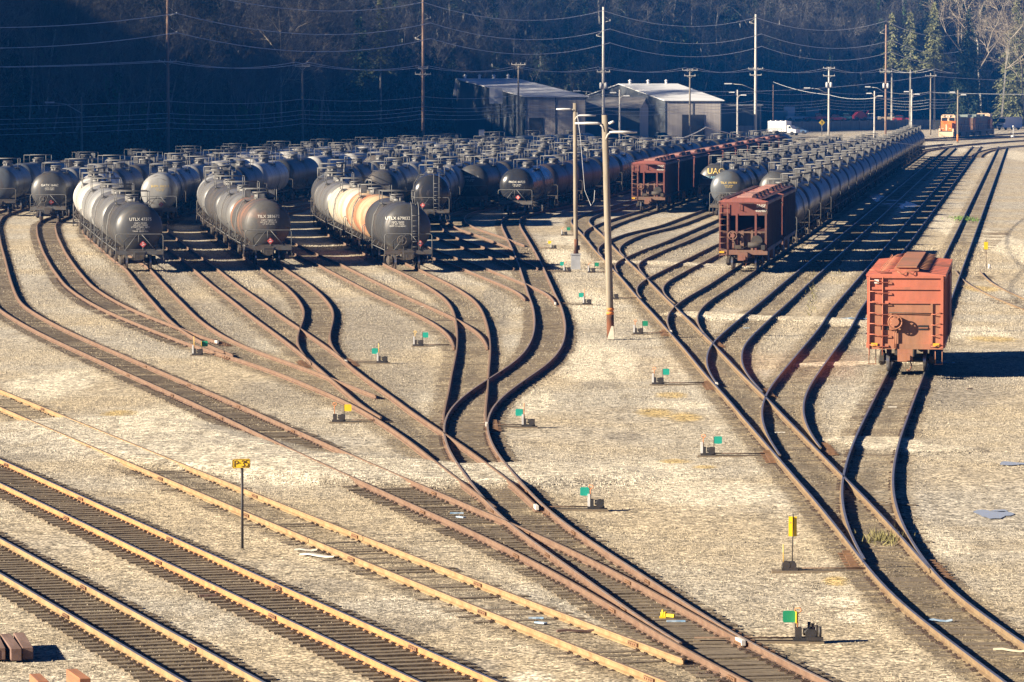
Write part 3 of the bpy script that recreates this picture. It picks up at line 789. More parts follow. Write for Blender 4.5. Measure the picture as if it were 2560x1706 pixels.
M_SAFETY = mat('safety_yellow', (.75, .42, .03), .5, 0, .08, 10)
WORDS = 'first second third fourth fifth sixth seventh eighth ninth tenth eleventh twelfth thirteenth fourteenth fifteenth sixteenth seventeenth eighteenth nineteenth twentieth twenty-first twenty-second'.split()
TR, TZ, TL = 1.53, 2.76, 7.95            # tank radius, axis height, half length
Z0 = RAILTOP
def head_y(rad):
    """how far a point of the end cap lies from the cap's rim plane"""
    return .72 * math.sqrt(max(0.0, 1 - (rad / TR) ** 2))
def tank_mesh(n=32):
    mb = MB()
    prof = []
    for k in range(9):
        a = k / 8 * math.pi / 2
        prof.append((max(.001, TR * math.sin(a)), -(TL - .72) - .72 * math.cos(a)))
    cyl = [(TR, y) for y in np.linspace(-(TL - .72), TL - .72, 6)[1:-1]]
    prof2 = [(r, -y) for r, y in reversed(prof)]
    mb.lathe(prof + cyl + prof2, 'Y', n, 0, True, (0, 0, TZ))
    for y in (-4.9, -2.1, 2.1, 4.9):
        mb.lathe([(TR + .002, y - .035), (TR + .007, y - .03), (TR + .007, y + .03), (TR + .002, y + .035)], 'Y', n, 1, True, (0, 0, TZ))
    return mb
TANK_ME = tank_mesh().mesh('tank', [PT['black'], M_SEAM])
def paint_of(o, key):
    o.material_slots[0].link = 'OBJECT'; o.material_slots[0].material = PT[key]
def dome_mesh(kind):
    mb = MB(); zt = TZ + TR; mb.box((0, -.25, zt - .02), (.72, 2.9, .06))
    if kind == 0:       # lidded valve housing and manway
        mb.cyl((0, .45, zt - .12), (0, .45, zt + .36), .43, n=14); mb.cyl((0, .45, zt + .36), (0, .45, zt + .43), .48, .46, n=14)
        mb.cyl((0, -.55, zt - .12), (0, -.55, zt + .2), .33, n=12); mb.cyl((0, -.55, zt + .2), (0, -.55, zt + .3), .40, n=12)
        mb.cyl((.1, -1.5, zt - .1), (.1, -1.5, zt + .25), .09, n=8)
    else:
        mb.cyl((0, .1, zt - .12), (0, .1, zt + .3), .40, n=14); mb.cyl((0, .1, zt + .3), (0, .1, zt + .42), .52, n=14)
        mb.box((0, -.75, zt + .12), (.5, .5, .34)); mb.cyl((.25, 1.2, zt - .1), (.25, 1.2, zt + .2), .12, n=8)
        mb.cyl((-.2, -1.25, zt - .1), (-.2, -1.25, zt + .32), .08, n=8)
    return mb.mesh('dome', M_HOUSING)
DOME_ME = [dome_mesh(0), dome_mesh(1)]
def platform_mesh(kind):
    mb = MB(); w = 1.05; l = 1.15 if kind == 0 else .95
    for s in (-1, 1):
        mb.box((s * .82, 0, TZ + TR - .16), (.46, 2 * l, .045))
        for y in (-l, l): mb.box((s * .82, y * .93, TZ + 1.2), (.40, .05, .34))
    if kind == 1:
        for s in (-1, 1): mb.box((s * .8, 0, TZ + TR + .28), (.42, .04, .5), 0)
    return mb.mesh('platform', M_HOUSING)
PLAT_ME = [platform_mesh(0), platform_mesh(1)]
def railing_mesh(kind, r=.026):
    mb = MB(); w = 1.06; l = 1.15 if kind == 0 else .95; zb, zt = TZ + TR - .16, TZ + TR + (.66 if kind == 0 else .62)
    for s in (-1, 1):
        for y in (-l, l): mb.cyl((s * w, y, zb), (s * w, y, zt), r, n=5)
    ends = (-l, l)
    for y in ends: mb.cyl((-w, y, zt), (w, y, zt), r, n=5)
    if kind == 1:
        for s in (-1, 1): mb.cyl((s * w, -l, zb), (s * w, l, zb), r, n=5)
    if kind == 0:
        for s in (-1, 1): mb.cyl((s * w, -l, zt), (s * w, l, zt), r, n=5); mb.cyl((s * w, -l, (zb + zt) / 2), (s * w, l, (zb + zt) / 2), r * .8, n=5)
    return mb.mesh('railing', M_RAILING)
RAILING_ME = [railing_mesh(0), railing_mesh(1)]
RAILING_FAT = [railing_mesh(0, .028), railing_mesh(1, .028)]
def wheel_shapes(mb, y, s, mi=0, mt=1, n=18):
    mb.lathe([(.10, -.06), (.40, -.05), (.455, -.07), (.455, .05), (.49, .055), (.49, .075), (.40, .075), (.10, .06)], 'X', n, mi, False, (s * .755, y, Z0 + .457))
    mb.lathe([(.458, -.068), (.458, .048)], 'X', n, mt, True, (s * .755, y, Z0 + .457))
def truck_frame(mb, y0):
    for s in (-1, 1):
        x = s * 1.02
        mb.prism_x([(y0 - 1.2, Z0 + .42), (y0 - 1.2, Z0 + .62), (y0 - .45, Z0 + .80), (y0 + .45, Z0 + .80), (y0 + 1.2, Z0 + .62), (y0 + 1.2, Z0 + .42), (y0 + .5, Z0 + .22), (y0 - .5, Z0 + .22)], x - .09, x + .09)
        for a in (-.89, .89): mb.cyl((x - .14, y0 + a, Z0 + .457), (x + .17, y0 + a, Z0 + .457), .15, n=10)
    mb.box((0, y0, Z0 + .52), (2.1, .38, .3))
    for a in (-.89, .89): mb.cyl((-.8, y0 + a, Z0 + .457), (.8, y0 + a, Z0 + .457), .085, n=8)
def end_frame(mb, s, zc=1.26, y=8.3, w=3.0):
    mb.box((0, s * y, zc), (w, .16, .26))
    mb.box((0, s * (y - .25), zc + .17), (w, .5, .05))
    mb.box((0, s * 6.6, zc - .12), (.75, 3.6, .42))
    mb.box((0, s * 6.15, zc + .02), (2.3, .5, .5)); mb.box((0, s * 6.15, zc + .38), (1.7, 1.0, .34))
    for a in (-1, 1):            # stirrup steps
        x = a * (w / 2 - .12)
        for dx in (-.16, .16): mb.cyl((x + dx, s * y, zc - .1), (x + dx, s * y, .58), .022, n=5)
        mb.box((x, s * y, .58), (.4, .05, .03))
def coupler(mb, s, z=.98):
    mb.box((0, s * 8.7, z), (.2, .75, .2)); mb.box((-.06, s * 9.08, z), (.3, .22, .3)); mb.box((.16, s * 9.16, z + .02), (.12, .34, .26)); mb.box((0, s * 8.5, z + .05), (.62, .2, .5))
    mb.tube([(.18, s * 8.5, z - .1), (.28, s * 8.9, z - .35), (.2, s * 9.1, z - .55), (.1, s * 9.2, z - .5)], .03, 5)
def handrail_pts(s, zb=1.35, zt=2.42, w=1.5, y=8.32):
    r = .14
    return [(-w, s * y, zb - .4), (-w, s * y, zt - r), (-w + .04, s * y, zt - .04), (-w + r, s * y, zt), (w - r, s * y, zt), (w - .04, s * y, zt - .04), (w, s * y, zt - r), (w, s * y, zb - .4)]
def far_underframe():
    mb = MB()
    for s in (-1, 1):
        end_frame(mb, s); coupler(mb, s); mb.tube(handrail_pts(s), .03, 5, 1)
        truck_frame(mb, s * 6.2)
        for a in (-.89, .89):
            for q in (-1, 1): wheel_shapes(mb, s * 6.2 + a, q, 0, 2, 14)
        mb.cyl((s * 1.5, -8.2, 1.4), (s * 1.5, 8.2, 1.4), .03, n=5, mi=1)
        for y in (-5, -1.7, 1.7, 5): mb.cyl((s * 1.5, y, 1.4), (s * 1.3, y, 1.75), .02, n=4, mi=1)
        mb.box((s * .35, -.6, 1.12), (.3, 1.4, .25)); mb.cyl((s * .5, 2.4, 1.08), (s * .5, 3.4, 1.08), .16, n=8)
        mb.cyl((s * 1.4, 0, 1.5), (s * 1.12, 0, 3.9), .03, n=5, mi=1)         # side ladder rails
        mb.cyl((s * 1.62, .35, 1.2), (s * 1.1, .35, 4.0), .02, n=4, mi=1)
    mb.cyl((0, 0, TZ - TR - .22), (0, 0, TZ - TR + .1), .2, n=10)
    return mb.mesh('underframe', [M_FRAME, M_FRAMEP, M_TREAD])
FAR_UNDER = far_underframe()

def text_mesh(body, size, material, bend=None, align='CENTER', extrude=.0):
    cu = bpy.data.curves.new('lettering', 'FONT'); cu.body = body; cu.size = size; cu.align_x = align; cu.space_line = .95; cu.extrude = extrude
    cu.resolution_u = 3
    ob = bpy.data.objects.new('lettering_tmp', cu); COL.objects.link(ob)
    dg = bpy.context.evaluated_depsgraph_get()
    me_ = bpy.data.meshes.new_from_object(ob.evaluated_get(dg))
    bpy.data.objects.remove(ob); bpy.data.curves.remove(cu)
    me_.name = 'lettering'; me_.materials.clear(); me_.materials.append(material)
    if bend:
        for v in me_.vertices: v.co = bend(v.co)
    return me_
def on_head(x0, z0, lift=.012):
    """flat text -> onto the near end cap, reading from the camera's side"""
    def f(co):
        x, z = x0 + co.x, z0 + co.y
        rad = min(TR * .995, math.hypot(x, z))
        return Vector((x, -(TL - .72) - head_y(rad) - lift, TZ + z))
    return f

def tank_car(label, pk, detail=0, marks=None, mcol=None, ladder=False, brake=False, placard=None, kind=0, group=None, fat=False):
    t = thing('tank_car', label, 'tank car', group=group)
    o = link('tank', TANK_ME, t); paint_of(o, pk)
    link('dome', DOME_ME[kind], t)
    pl = link('platform', PLAT_ME[kind], t)
    link('railing', (RAILING_FAT if fat else RAILING_ME)[kind], pl)
    if not detail:
        link('underframe', FAR_UNDER, t)
        return t
    for s in (-1, 1):
        mb = MB(); end_frame(mb, s); mb.build('end_sill', M_FRAMEP if s < 0 else M_FRAME, t)
        mb = MB(); coupler(mb, s); mb.build('coupler', M_FRAME, t)
        mb = MB(); mb.tube(handrail_pts(s), .028, 6)
        if s < 0 and not ladder: mb.tube([(-.05, s * 8.32, 2.4), (-.05, s * 8.32, 1.9)], .02, 5)
        if s < 0:
            mb.tube([(-.15, -8.32, 2.4), (-.95, -8.32, 1.36)], .022, 5); mb.tube([(.15, -8.32, 2.4), (1.05, -8.32, 1.36)], .022, 5)
        mb.build('end_handrail', M_RAILING, t)
        tk = thing('truck', None, None); tk.parent = t
        mb = MB(); truck_frame(mb, s * 6.2); mb.build('side_frame', M_FRAME, tk)
        for a in (-.89, .89):
            for q in (-1, 1):
                mb = MB(); wheel_shapes(mb, s * 6.2 + a, q); mb.build('wheel', [M_WHEEL, M_TREAD], tk)
    for s in (-1, 1):
        mb = MB(); mb.cyl((s * 1.5, -8.2, 1.4), (s * 1.5, 8.2, 1.4), .026, n=5)
        for y in (-5, -1.7, 1.7, 5): mb.cyl((s * 1.5, y, 1.4), (s * 1.3, y, 1.75), .02, n=4)
        mb.build('side_handrail', M_RAILING, t)
        mb = MB()
        for d in (-.2, .2): mb.tube([(s * 1.63, d, 1.2), (s * 1.63, d, 2.6), (s * 1.5, d, 3.4), (s * 1.12, d, 4.05)], .022, 5)
        for k in range(7):
            z = 1.35 + .35 * k; xx = 1.63 if z < 2.6 else 1.63 - (z - 2.6) * .2
            mb.cyl((s * xx, -.2, z), (s * xx, .2, z), .018, n=5)
        mb.build('side_ladder', M_RAILING, t)
    mb = MB(); mb.cyl((0, 0, TZ - TR - .22), (0, 0, TZ - TR + .1), .2, n=12); mb.build('outlet', M_FRAME, t)
    mb = MB(); mb.tube([(-.9, -8.24, 1.36), (-1.0, -8.26, 1.9), (-.7, -8.27, 2.2), (0, -8.3, 2.25), (.6, -8.27, 2.15)], .035, 6); mb.build('hose', M_HOSE, t)
    if marks:
        link('lettering', text_mesh(marks[0], .27, mcol or M_LETTER, on_head(marks[2], marks[3])), t)
        link('lettering', text_mesh(marks[1], .135, mcol or M_LETTER, on_head(marks[2], marks[3] - .2)), t)
    if placard:
        x, z = placard
        mb = MB(); h = .21
        mb.add([(x - h, -8.35, z), (x, -8.35, z - h), (x + h, -8.35, z), (x, -8.35, z + h), (x - h, -8.335, z), (x, -8.335, z - h), (x + h, -8.335, z), (x, -8.335, z + h)], [(0, 1, 2, 3), (7, 6, 5, 4), (0, 4, 5, 1), (1, 5, 6, 2), (2, 6, 7, 3), (3, 7, 4, 0)], 0)
        g = .1
        for dx, dz in ((0, .085), (-.03, -.05), (.05, -.02)):
            mb.box((x + dx, -8.353, z + dz), (.1, .006, .05), 1)
        mb.build('placard', [M_PLACARD_R, M_PLACARD_W], t)
        mb = MB(); mb.cyl((x, -8.32, z - .12), (x, -8.32, 1.3), .02, n=5); mb.build('placard_post', M_RAILING, t)
    if ladder:
        mb = MB()
        for x in (.22, .66): mb.tube([(x, -8.42, 1.4), (x, -8.42, 3.55), (x, -8.2, 4.1), (x, -7.6, 4.42)], .026, 6)
        for k in range(7): mb.cyl((.22, -8.42, 1.6 + .33 * k), (.66, -8.42, 1.6 + .33 * k), .02, n=5)
        mb.build('end_ladder', M_RAILING, t)
    if brake:
        bw = thing('brake_wheel', None, None); bw.parent = t
        mb = MB(); c = Vector((-.42, -8.5, 2.02))
        ring = [c + Vector((.29 * math.cos(a), 0, .29 * math.sin(a))) for a in np.linspace(0, 2 * math.pi, 19)]
        mb.tube(ring, .03, 6); mb.build('rim', M_FRAMEP, bw)
        mb = MB()
        for k in range(5):
            a = k * 2 * math.pi / 5; mb.cyl(c, c + Vector((.28 * math.cos(a), 0, .28 * math.sin(a))), .022, n=5)
        mb.cyl(c + Vector((0, -.04, 0)), c + Vector((0, .2, 0)), .11, n=10); mb.build('hub', M_FRAMEP, bw)
        mb = MB(); mb.box((-.42, -8.3, 1.98), (.34, .2, .5)); mb.cyl((-.3, -8.33, 1.7), (-.3, -8.33, 1.3), .025, n=5); mb.build('brake_box', M_FRAME, t)
    return t

# ------------------------------------------------------------------ hopper cars and the box car
M_RED = paint('hopper_oxide_red', (.185, .055, .042), .65, .2, (.13, .06, .048), .5, (.45, .7), (1, 1, .5))
M_RED_DUST = paint('hopper_dusty_red', (.22, .095, .065), .7, .2, (.17, .11, .075), .5, (.4, .65), (1, 1, .5))
M_RED_ROOF = paint('hopper_roof_red', (.33, .10, .078), .65, .2, (.25, .10, .08), .5)
M_RED_DARK = paint('hopper_side_dark', (.060, .022, .022), .6, .2, (.05, .025, .022), .5)
M_PINK = paint('hatch_faded_pink', (.42, .23, .19), .7, .15, (.42, .19, .15), .6)
M_SALMON = paint('boxcar_salmon', (.47, .142, .083), .65, .12, (.38, .125, .075), .9, (.5, .68), dirt=(.24, .12, .075))
M_SALMON_DUST = paint('boxcar_dusty_salmon', (.40, .16, .09), .7, .18, (.29, .15, .085), .9, (.4, .65), dirt=(.17, .10, .06))
M_SALMON_ROOF = paint('boxcar_roof', (.50, .15, .095), .6, .08, (.46, .145, .09), .4)
HL = 7.9            # half length of a hopper
def hopper(label, detail, group, roofcol=None):
    t = thing('hopper_car', label, 'hopper car', group=group)
    w = 1.47; zt, zb = 4.45, 1.15
    mb = MB()
    for s in (-1, 1):
        mb.box((s * (w - .03), 0, (zt + 1.5) / 2), (.06, 2 * HL - .1, zt - 1.5))
        for k in range(15): mb.box((s * (w + .04), -HL + .6 + k * (2 * HL - 1.2) / 14, (zt + 1.5) / 2), (.09, .12, zt - 1.55))
        mb.box((s * (w + .03), 0, 1.45), (.14, 2 * HL, .22)); mb.box((s * (w + .03), 0, zt - .06), (.14, 2 * HL, .16))
    mb.build('side', M_RED_DARK, t)
    mb = MB()
    out = [(-w - .08, zt), (-w - .08, zt + .05), (-.7, zt + .24), (.7, zt + .24), (w + .08, zt + .05), (w + .08, zt)]
    mb.prism(out, -HL, HL); mb.build('roof', M_RED_ROOF if roofcol is None else roofcol, t)
    for k in range(4 if detail else 2):
        mb = MB(); y = -HL + 2.0 + k * (2 * HL - 4.0) / (3 if detail else 1); l = 1.9 if detail else 4.6
        mb.box((0, y, zt + .30), (.95, l, .1), 0); mb.box((.62, y, zt + .30), (.28, l, .14), 1); mb.cyl((.62, y - l / 2, zt + .40), (.62, y + l / 2, zt + .40), .09, n=8, mi=1)
        mb.build('hatch', [M_PINK, M_RED_DARK], t)
    mb = MB()
    for s in (-1, 1):
        mb.box((s * 1.2, 0, zt + .22), (.4, 2 * HL - .4, .04), 0)
    mb.build('running_board', M_RED_DARK, t)
    for s in (-1, 1):
        mb = MB()
        y = s * HL
        mb.box((0, y - s * .04, zt - .42), (2 * w + .1, .08, .84), 0)                 # header panel
        mb.box((0, y - s * .30, 2.0), (2 * w - .05, .06, 1.05), 1)                    # lower panel
        for x in (-w + .03, -.92, -.42, .78, w - .05): mb.box((x, y - s * .02, 2.55), (.13, .12, 2.35), 0)
        mb.box((0, y - s * .03, 2.55), (2 * w, .1, .1), 1)
        mb.box((0, y - s * .02, 1.28), (2 * w + .12, .2, .3), 1)
        mb.prism_x([(y - s * .28, 2.5), (y - s * 2.2, zt - .9), (y - s * 2.3, zt - .9), (y - s * .38, 2.45)], -w + .05, w - .05, 2)   # slope sheet
        mb.box((0, y - s * 2.3, zt - .7), (2 * w - .1, .05, .6), 2)
        mb.box((-.05, y - s * .12, 2.0), (.16, .3, 1.3), 1); mb.box((.55, y - s * .12, 2.0), (.14, .3, 1.3), 1)
        mb.build('end_frame', [M_RED, M_RED_DUST, M_RED_DARK], t)
    for s in (-1, 1):
        mb = MB()
        for x in ((-1.5, -1.0) if s < 0 else (1.0, 1.5)): mb.cyl((x, s * (HL + .1), 1.0), (x, s * (HL + .1), zt - .1), .025, n=5)
        for k in range(9):
            z = 1.1 + .38 * k
            a, b = ((-1.5, -1.0) if s < 0 else (1.0, 1.5)); mb.cyl((a, s * (HL + .1), z), (b, s * (HL + .1), z), .02, n=5)
        mb.build('ladder', M_RED_DUST, t)
    mb = MB(); mb.prism_x([(-5.0, 1.5), (5.0, 1.5), (3.6, .55), (2.4, .55), (1.2, 1.45), (-1.2, 1.45), (-2.4, .55), (-3.6, .55)], -1.3, 1.3); mb.build('hopper_bay', M_RED_DARK, t)
    for s in (-1, 1):
        mb = MB(); mb.box((0, s * 5.9, 1.1), (.7, 4.2, .36)); coupler(mb, s, .98)
        mb.box((0, s * 8.0, 1.1), (.5, .5, .4)); mb.build('draft_sill', M_RED_DUST if s < 0 else M_FRAME, t)
        tk = thing('truck', None, None) if detail else None
        mb = MB(); truck_frame(mb, s * 6.0)
        if detail:
            tk.parent = t; mb.build('side_frame', M_FRAME, tk)
            for a in (-.89, .89):
                for q in (-1, 1):
                    m2 = MB(); wheel_shapes(m2, s * 6.0 + a, q); m2.build('wheel', [M_WHEEL, M_TREAD], tk)
        else:
            for a in (-.89, .89):
                for q in (-1, 1): wheel_shapes(mb, s * 6.0 + a, q, 0, 1, 12)
            mb.build('truck', [M_FRAME, M_TREAD], t)
    if detail:
        bw = thing('brake_wheel', None, None); bw.parent = t
        c = Vector((-.66, -HL - .25, 2.35))
        mb = MB(); mb.tube([c + Vector((.27 * math.cos(a), 0, .27 * math.sin(a))) for a in np.linspace(0, 2 * math.pi, 19)], .035, 6); mb.build('rim', M_RED_DUST, bw)
        mb = MB()
        for k in range(5): mb.cyl(c, c + Vector((.26 * math.cos(k * 1.2566), 0, .26 * math.sin(k * 1.2566))), .022, n=5)
        mb.cyl(c + Vector((0, -.04, 0)), c + Vector((0, .25, 0)), .14, n=10); mb.build('hub', M_RED_DUST, bw)
        mb = MB(); mb.cyl((.85, -HL - .05, 2.0), (.85, -HL + .35, 2.0), .36, n=14); mb.cyl((.3, -HL + .0, 1.75), (1.3, -HL, 1.75), .17, n=10); mb.tube([(-.6, -HL - .1, 2.2), (-.5, -HL - .1, 1.6), (-.1, -HL - .1, 1.5), (.3, -HL - .1, 1.7)], .03, 5)
        mb.box((-.35, -HL - .05, 1.62), (.4, .2, .22)); mb.box((1.25, -HL - .05, 1.6), (.25, .25, .3)); mb.build('brake_gear', M_FRAME, t)
        mb = MB(); mb.box((.2, -HL - .25, zt - .08), (.9, .4, .04)); mb.tube([(-.2, -HL - .1, zt - .05), (-.2, -HL - .1, zt - .5), (.0, -HL - .1, zt - .55)], .02, 5); mb.build('end_step', M_RED_DARK, t)
        link('lettering', text_mesh('BNSF', .26, M_LETTER, lambda co: Vector((1.12 + co.x, -HL - .012, zt - .32 + co.y))), t)
        link('lettering', text_mesh('466487', .24, M_LETTER, lambda co: Vector((1.12 + co.x, -HL - .012, zt - .62 + co.y))), t)
        for x in (-1.35, ):
            mb = MB(); mb.box((x, -HL - .13, 1.3), (.3, .02, .12)); mb.build('reflector', M_SAFETY, t)
    return t
def boxcar():
    t = thing('boxcar', 'salmon orange boxcar standing alone on the right with its brake wheel end facing out', 'boxcar')
    w, zb, zt, hl = 1.53, 1.22, 4.17, 7.9
    mb = MB()
    for s in (-1, 1):
        mb.box((s * (w - .03), 0, (zb + zt) / 2), (.06, 2 * hl - .02, zt - zb))
        for k in range(12): mb.box((s * (w + .035), -hl + .5 + k * (2 * hl - 1) / 11, (zb + zt) / 2), (.07, .2, zt - zb - .1))
        mb.box((s * (w + .02), 0, zb + .1), (.12, 2 * hl, .2)); mb.box((s * (w + .02), 0, zt - .08), (.12, 2 * hl, .16))
    mb.build('side', M_SALMON, t)
    for s in (-1, 1): 
        mb = MB(); mb.box((s * (w + .1), .6, (zb + zt) / 2 - .05), (.08, 3.0, zt - zb - .35)); mb.build('door', M_SALMON, t)
    # roof: low gable with a raised running board
    mb = MB(); e = w + .10
    mb.prism([(-e, zt), (-e, zt + .06), (0, zt + .22), (e, zt + .06), (e, zt)], -hl - .1, hl + .1)
    rf = mb.build('roof', M_SALMON_ROOF, t)
    for k in range(11):
        mb = MB(); y = -hl + .8 + k * 1.4
        for s in (-1, 1): mb.prism([(0, zt + .225), (0, zt + .25), (s * e, zt + .09), (s * e, zt + .065)], y - .05, y + .05)
        mb.build('roof_rib', M_SALMON_ROOF, t)
    mb = MB(); mb.box((.02, 0, zt + .37), (.84, 2 * hl - .3, .05)); mb.build('running_board', M_SALMON_DUST, t)
    for k in range(12):
        y = -hl + .25 + k * 1.36; mb = MB()
        mb.box((.02, y, zt + .28), (1.0, .05, .14)); mb.tube([(.5, y, zt + .34), (.75, y + .05, zt + .28), (.95, y, zt + .28)], .018, 4); mb.tube([(-.5, y, zt + .32), (-.8, y - .05, zt + .28), (-1.0, y, zt + .18), (-1.05, y + .1, zt + .28)], .018, 4)
        mb.build('roof_bracket', M_SALMON_DUST, t)
    mb = MB(); mb.tube([(-.35, -hl - .12, zt + .2), (-.15, -hl - .2, zt + .08), (.05, -hl - .12, zt + .2), (.25, -hl - .2, zt + .08), (.4, -hl - .12, zt + .2)], .02, 5); mb.build('end_loop', M_SALMON_DUST, t)
    for s in (-1, 1):
        y = s * hl
        mb = MB()
        mb.box((0, y + s * .02, (3.10 + zt) / 2), (2 * w, .06, zt - 3.10), 0)
        mb.box((0, y + s * .02, (zb + 3.10) / 2), (2 * w, .06, 3.10 - zb), 1)
        mb.prism([(-w, zt), (0, zt + .17), (w, zt)], y + s * -.01, y + s * .05, 0)
        for z in (3.67, ): mb.box((0, y + s * .075, z), (2 * w - .1, .075, .11), 0)
        mb.box((0, y + s * .075, 3.10), (2 * w - .1, .075, .11), 0); mb.box((0, y + s * .075, zt - .03), (2 * w, .1, .1), 0)
        mb.box((0, y + s * .06, zb + .06), (2 * w + .02, .1, .22), 1)
        for x in (-w + .05, w - .05): mb.box((x, y + s * .07, (zb + zt) / 2), (.11, .12, zt - zb), 0)
        for x in (-s * -.92, ): mb.box((x, y + s * .07, (zb + zt) / 2), (.09, .08, zt - zb - .1), 1)
        mb.box((s * -1.06, y + s * .07, (zb + 3.1) / 2), (.09, .08, 3.1 - zb), 1)
        mb.build('end_wall', [M_SALMON, M_SALMON_DUST], t)
    y = -hl
    mb = MB()
    for x in (-1.48, -.94): mb.cyl((x, y - .14, zb - .3), (x, y - .14, zt - .05), .022, n=5)
    for k in range(8):
        z = zb + .12 + k * .44; mb.tube([(-1.48, y - .14, z), (-1.25, y - .16, z), (-1.15, y - .16, z - .07), (-.72, y - .16, z - .07), (-.68, y - .12, z - .02)], .022, 5)
    mb.build('ladder', M_SALMON, t)
    mb = MB()
    for k in range(4):
        z = zb + .12 + k * .44; mb.tube([(1.48, y - .14, z), (1.3, y - .16, z), (1.2, y - .16, z - .06), (1.05, y - .14, z - .04)], .02, 5)
    mb.build('ladder', M_SALMON, t)
    mb = MB(); mb.cyl((-.7, y - .13, 2.68), (1.05, y - .13, 2.64), .022, n=5); mb.build('grab_bar', M_FRAME, t)
    bw = thing('brake_wheel', None, None); bw.parent = t
    c = Vector((-.42, y - .36, 2.30))
    mb = MB(); mb.tube([c + Vector((.28 * math.cos(a), 0, .28 * math.sin(a))) for a in np.linspace(0, 2 * math.pi, 21)], .03, 6); mb.build('rim', M_SALMON_DUST, bw)
    mb = MB()
    for k in range(7): mb.cyl(c, c + Vector((.27 * math.cos(k * .8976), 0, .27 * math.sin(k * .8976))), .02, n=5)
    mb.cyl(c + Vector((0, -.05, 0)), c + Vector((0, .34, 0)), .16, .2, n=12); mb.build('hub', M_SALMON_DUST, bw)
    mb = MB(); mb.box((-.42, y - .12, 2.22), (.5, .18, .5)); mb.cyl((-.46, y - .15, 2.0), (-.46, y - .15, zb), .022, n=5); mb.cyl((-.38, y - .15, 2.0), (-.38, y - .15, zb), .022, n=5)
    mb.build('brake_box', M_SALMON_DUST, t)
    mb = MB()
    for x in (-.8, .72): mb.box((x, y - .045, 2.06), (.42, .05, .2))
    mb.build('hand_hold_pocket', M_HOSE, t)
    mb = MB(); mb.box((.72, y - .09, 2.05), (.38, .03, .04)); mb.build('hand_hold', M_SALMON_DUST, t)
    for x in (-1.28, 1.25):
        mb = MB(); mb.box((x, y - .15, zb + .14), (.26, .02, .13)); mb.build('reflector', M_SAFETY, t)
    mb = MB(); mb.box((-1.2, y - .10, 3.95), (.18, .02, .16)); mb.build('route_card', M_LETTER, t)
    link('lettering', text_mesh('BN 745118', .16, mat('faded_white', (.62, .40, .33), .8), lambda co: Vector((1.2 + co.x, y - .02, 3.90 + co.y))), t)
    link('lettering', text_mesh('EXT HT 15-1', .09, MATS['faded_white'], lambda co: Vector((.05 + co.x, y - .02, 2.92 + co.y))), t)
    link('lettering', text_mesh('DO NOT HUMP\nCUSHION UNIT', .085, M_LETTERY, lambda co: Vector((.2 + co.x, y - .02, 1.72 + co.y))), t)
    for s in (-1, 1):
        mb = MB(); mb.box((0, s * 6.0, 1.02), (.7, 4.0, .3)); mb.box((0, s * (hl - .1), 1.08), (.9, .3, .3)); mb.build('draft_sill', M_FRAME, t)
        mb = MB(); coupler(mb, s, .90); mb.build('coupler', M_SALMON_DUST, t)
        for a in (-1, 1):
            mb = MB()
            for dx in (-.14, .14): mb.cyl((a * 1.36 + dx, s * hl, zb), (a * 1.36 + dx, s * hl, .55), .02, n=5)
            mb.box((a * 1.36, s * hl, .55), (.34, .06, .03)); mb.build('stirrup', M_SALMON_DUST, t)
        tk = thing('truck', None, None); tk.parent = t
        mb = MB(); truck_frame(mb, s * 5.5); mb.build('side_frame', M_FRAME, tk)
        mb = MB(); mb.cyl((-1.1, s * 6.6, .62), (1.1, s * 6.6, .6), .03, n=5); mb.build('brake_beam', M_FRAMEP, tk)
        for a in (-.89, .89):
            for q in (-1, 1):
                m2 = MB(); wheel_shapes(m2, s * 5.5 + a, q); m2.build('wheel', [M_WHEEL, M_TREAD], tk)
    mb = MB(); mb.box((0, 0, 1.0), (.6, 9, .35)); mb.cyl((.5, -1, .85), (.5, 1.2, .85), .22, n=10); mb.build('center_sill', M_FRAME, t)
    return t

# ------------------------------------------------------------------ setting the trains out
def arc_points(key, y0, gap, n):
    c = T[key]['c']; seg = np.linalg.norm(np.diff(c, axis=0), axis=1); acc = np.concatenate([[0], np.cumsum(seg)])
    a0 = float(np.interp(y0, c[:, 1], acc)); out = []
    for k in range(n):
        a = a0 + gap * (k + .5)
        if a > acc[-1] - gap * .5: break
        q = 6.2
        p = [np.array([np.interp(s, acc, c[:, 0]), np.interp(s, acc, c[:, 1])]) for s in (a - q, a + q)]
        m = (p[0] + p[1]) / 2; d = p[1] - p[0]
        out.append((float(m[0]), float(m[1]), math.atan2(-d[0], d[1])))
    return out
GAP = 18.3
PAINT_WORD = {'black': 'black', 'gloss': 'shiny black', 'charcoal': 'charcoal grey', 'dark': 'dusty dark', 'grey': 'grey', 'pale': 'pale grey', 'white': 'white', 'cream': 'cream white', 'orange': 'rusty orange', 'rust': 'brown rust-topped', 'blue': 'blue-grey', 'plum': 'dark plum'}
